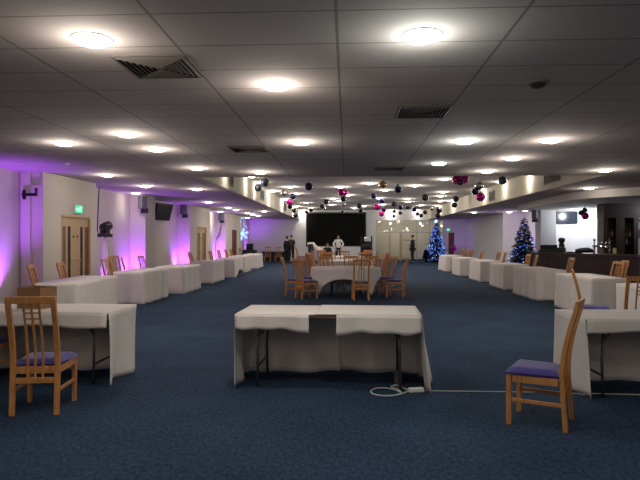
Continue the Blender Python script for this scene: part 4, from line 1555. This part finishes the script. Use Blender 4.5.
till(bar_pt(544), R(-30), 'black till at the far end of the bar beside the tree')
till(bar_pt(553), R(-20), 'black till on the bar right beside the coffee grinder')
t = thing('drip_tray', bar_pt(574, .28), R(-62), 'low black drip tray on the bar below the white wall', 'tray')
MB().box((0, 0, .02), (.42, .2, .04)).build('tray', M_BLACK, t, bevel=.008)
MB().box((0, 0, .045), (.38, .16, .008)).build('grate', M_STEEL, t)
t = thing('bar_runner', bar_pt(584, .32), R(-20), 'dark rolled bar runner lying on the counter before the white wall', 'bar runner')
MB().tube([(-.24, 0, .06), (-.1, .02, .09), (.08, 0, .1), (.26, .03, .07)], [.05, .07, .08, .05], 12).build('roll', M_BLACK, t, smooth=True)
t = thing('beer_font', bar_pt(602), R(-25), 'chrome beer font with a row of taps on the bar', 'beer taps')
b = MB(); b.tube([(-.2, 0, .0), (-.2, 0, .2)], .025, 12); b.tube([(.2, 0, 0), (.2, 0, .2)], .025, 12); b.tube([(-.25, 0, .22), (.25, 0, .22)], .028, 12)
b.build('font_rail', M_CHROME, t, smooth=True)
for k in range(5):
    x = -.2 + .1 * k
    MB().tube([(x, 0, .22), (x, -.08, .21), (x, -.09, .15)], .012, 8).build('spout', M_CHROME, t, smooth=True)
    MB().lathe([(.01, .245), (.016, .29), (.018, .34), (.01, .36)], 10, c=(x, -.02, 0)).build('tap_handle', M_CHROME if k != 0 else M_BLACK, t, smooth=True)
MB().ball((-.2, 0, .4), .04, 14, 10).build('badge', M_CHROME, t, smooth=True)
# wall screen behind the bar
p = at_y(566.6, 217.6, 23.96)
t = thing('bar_screen', (p.x, 24, p.z), 0, 'flat screen on the white wall behind the bar', 'tv')
MB().box((0, -.07, 0), (.86, .05, .5)).build('casing', M_BLACK, t, bevel=.006)
MB().box((0, -.097, 0), (.82, .006, .46)).build('screen', M_TV, t)
MB().box((0, -.025, 0), (.2, .05, .2)).build('wall_mount', M_BLACKM, t)


# ------------------------------------------------------------------ people
def skin_mesh(name, verts, edges, m, parent=None, sub=2, root=0):
    me = bpy.data.meshes.new(name)
    me.from_pydata([v[:3] for v in verts], edges, [])
    me.materials.append(m)
    o = bpy.data.objects.new(name, me)
    COL.objects.link(o)
    sk = o.modifiers.new('skin', 'SKIN')
    if not me.skin_vertices:
        bpy.context.view_layer.objects.active = o
        o.select_set(True)
        bpy.ops.mesh.customdata_skin_add()
    for i, v in enumerate(verts):
        rr_ = v[3]
        me.skin_vertices[0].data[i].radius = rr_ if isinstance(rr_, tuple) else (rr_, rr_)
        me.skin_vertices[0].data[i].use_root = (i == root)
    sk.use_smooth_shade = True
    ss = o.modifiers.new('sub', 'SUBSURF'); ss.levels = sub; ss.render_levels = sub
    if parent: o.parent = parent
    return o


def person(x, y, rz, label, H=1.76, shirt=None, trousers=None, arms='down', seated=False, hair=M_HAIR, turn=0.0):
    t = thing('person', (x, y, 0), rz, label, 'person')
    k = H / 1.76
    zd = -.43 if seated else 0
    hip = .95 + zd
    J = {'pelvis': (0, 0, hip), 'waist': (0, 0, hip + .14), 'chest': (0, -.01, hip + .34), 'collar': (0, -.005, hip + .48), 'neck': (0, .01, hip + .55), 'jaw': (0, .035, hip + .62), 'skull': (0, .015, hip + .715), 'top': (0, .01, hip + .77)}
    rad = {'pelvis': (.155, .11), 'waist': (.135, .1), 'chest': (.16, .115), 'collar': (.1, .075), 'neck': (.052, .055), 'jaw': (.062, .075), 'skull': (.076, .092), 'top': (.05, .06)}
    names = list(J)
    V = [J[n_] + (rad[n_],) for n_ in names]
    Ed = [(i, i + 1) for i in range(len(names) - 1)]
    sh_chain, tr_chain = [], []

    def chain(start, pts_, store=None):
        prev = start
        ids = []
        for q in pts_:
            V.append(tuple(q[:3]) + (q[3],))
            Ed.append((prev, len(V) - 1))
            prev = len(V) - 1
            ids.append(prev)
        return ids
    hand_pos = {}
    limb = {}
    for s in (-1, 1):
        sh = (s * .19, -.01, hip + .45)
        mode = arms if isinstance(arms, str) else arms[0 if s < 0 else 1]
        el = {'down': (s * .25, -.03, hip + .16), 'bent': (s * .25, -.05, hip + .17), 'hips': (s * .33, -.06, hip + .2)}[mode]
        wr = {'down': (s * .26, .04, hip - .07), 'bent': (s * .12, .2, hip + .2), 'hips': (s * .2, .1, hip + .09)}[mode]
        dirv = (Vector(wr) - Vector(el)).normalized()
        pm = Vector(wr) + dirv * .06
        ids = chain(3, [sh + (.062,), tuple(Vector(sh).lerp(Vector(el), .5)) + (.052,), el + (.042,), tuple(Vector(el).lerp(Vector(wr), .5)) + (.037,), wr + (.028,), tuple(pm) + ((.038, .02),)])
        limb[s] = [V[i] for i in ids[:5]]
        side = dirv.cross(Vector((0, 1, 0))).normalized() if abs(dirv.y) < .8 else Vector((1, 0, 0))
        palm = ids[-1]
        curl = Vector((0, 1, 0)) if abs(dirv.y) < .8 else Vector((0, 0, -1))
        for f_, (off, ln) in enumerate(((-.028, .07), (-.01, .082), (.009, .078), (.027, .062))):
            a = pm + dirv * .03 + side * off
            m1 = a + dirv * ln * .5
            m2 = m1 + (dirv * .8 + curl * .6).normalized() * ln * .5
            chain(palm, [tuple(a) + (.0095,), tuple(m1) + (.009,), tuple(m2) + (.007,)])
        th = Vector(wr) + dirv * .03 + curl * .03
        chain(palm, [tuple(th) + (.011,), tuple(th + (dirv + curl * .6).normalized() * .045) + (.009,)])
    legs = {}
    for s in (-1, 1):
        hp = (s * .095, 0, hip - .06)
        if seated:
            kn = (s * .13, .42, hip - .03); an = (s * .13, .4, .09)
        else:
            kn = (s * .115, .015, .5); an = (s * .125, -.02, .09)
        toe = (an[0] + s * .02, an[1] + .17, .035)
        ids = chain(0, [hp + (.09,), tuple(Vector(hp).lerp(Vector(kn), .5)) + (.078,), kn + (.056,), tuple(Vector(kn).lerp(Vector(an), .4)) + (.053,), an + (.036,), toe + ((.04, .028),)])
        legs[s] = [V[i] for i in ids[:5]]
    body = skin_mesh('body', V, Ed, M_SKIN, t, 2)

    def fat(v, e):
        r_ = v[3] if isinstance(v[3], tuple) else (v[3], v[3])
        return tuple(v[:3]) + ((r_[0] + e, r_[1] + e),)
    TV = [fat(J[n_] + (rad[n_],), .022) for n_ in ('pelvis', 'waist', 'chest', 'collar')]
    TE = [(0, 1), (1, 2), (2, 3)]
    if not seated:
        TV.append((0, 0, hip - .09, (.185, .14))); TE.append((0, 4))
    for s in (-1, 1):
        prev = 3
        for v in limb[s]:
            TV.append(fat(v, .014)); TE.append((prev, len(TV) - 1)); prev = len(TV) - 1
    skin_mesh('shirt' if shirt is M_SHIRT else 'jacket', TV, TE, shirt or M_SUIT, t, 2)
    LV = [fat(J['pelvis'] + (rad['pelvis'],), .014)]
    LE = []
    for s in (-1, 1):
        prev = 0
        for v in legs[s]:
            LV.append(fat(v, .018)); LE.append((prev, len(LV) - 1)); prev = len(LV) - 1
    skin_mesh('trousers', LV, LE, trousers or M_SUIT, t, 2)
    for s in (-1, 1):
        an = legs[s][-1]
        b_ = MB()
        b_.ball((an[0] + s * .012, an[1] + .08, .05), .14, 14, 8, sc=(.36, 1.0, .34))
        b_.build('shoe', M_BLACK, t, smooth=True)
    hc = Vector(J['skull'])
    hb = MB()
    hb.ball((hc.x, hc.y - .018, hc.z + .03), .105, 18, 12, sc=(.84, 1.0, .86))
    hb.build('hair', hair, t, smooth=True)
    for s in (-1, 1):
        MB().ball((hc.x + s * .031, hc.y + .094, hc.z - .02), .012, 10, 8).build('eye', M_WHITE, t, smooth=True)
        MB().ball((hc.x + s * .031, hc.y + .104, hc.z - .02), .005, 8, 6).build('pupil', M_BLACK, t, smooth=True)
        MB().ball((hc.x + s * .088, hc.y, hc.z - .03), .03, 10, 8, sc=(.35, .7, 1)).build('ear', M_SKIN, t, smooth=True)
    MB().tube([(hc.x, hc.y + .09, hc.z - .02), (hc.x, hc.y + .112, hc.z - .055), (hc.x, hc.y + .09, hc.z - .062)], [.009, .014, .01], 8).build('nose', M_SKIN, t, smooth=True)
    MB().ball((hc.x, hc.y + .088, hc.z - .092), .022, 10, 6, sc=(1, .35, .28)).build('mouth', mat('lip', (160, 90, 84), rough=.6) if 'lip' not in MATS else MATS['lip'], t, smooth=True)
    t.scale = (k, k, k)
    return t


p = at_y(287.2, 264, 36.0); person(p.x, 36.0, R(-35), 'person in dark clothes standing left of a close pair, back turned', 1.72)
p = at_y(291.2, 264, 36.6); person(p.x, 36.7, R(-150), 'person in dark clothes standing right of a close pair, arm bent', 1.8, arms=('bent', 'down'))
p = at_y(338.3, 262, 37.4); person(p.x, 37.4, PI, 'person in a white shirt and black trousers before the stage screen', 1.8, shirt=M_SHIRT, arms='hips')
p = at_y(412.5, 263, 36.3); person(p.x, 36.3, R(100), 'person in black standing before the glazed doors, side on', 1.78, arms=('bent', 'bent'))
p = at_y(327.5, 262, 35.4)
person(p.x, 35.4, PI, 'seated person in black whose head shows above the chairs', 1.72, seated=True)
chair(p.x, 35.42, PI, 'oak chair under the seated person in black near the stage', 'far')

# ------------------------------------------------------------------ render look
w = bpy.data.worlds.new('world'); SC.world = w
w.use_nodes = True
w.node_tree.nodes['Background'].inputs[0].default_value = (.02, .02, .025, 1)
w.node_tree.nodes['Background'].inputs[1].default_value = .2
SC.view_settings.view_transform = 'Standard'
SC.view_settings.look = 'None'
SC.view_settings.exposure = -0.52
SC.view_settings.gamma = 1
SC.view_settings.use_curve_mapping = False
SC.cycles.use_denoising = True
SC.cycles.diffuse_bounces = 6
SC.cycles.max_bounces = 12
SC.cycles.sample_clamp_indirect = 4
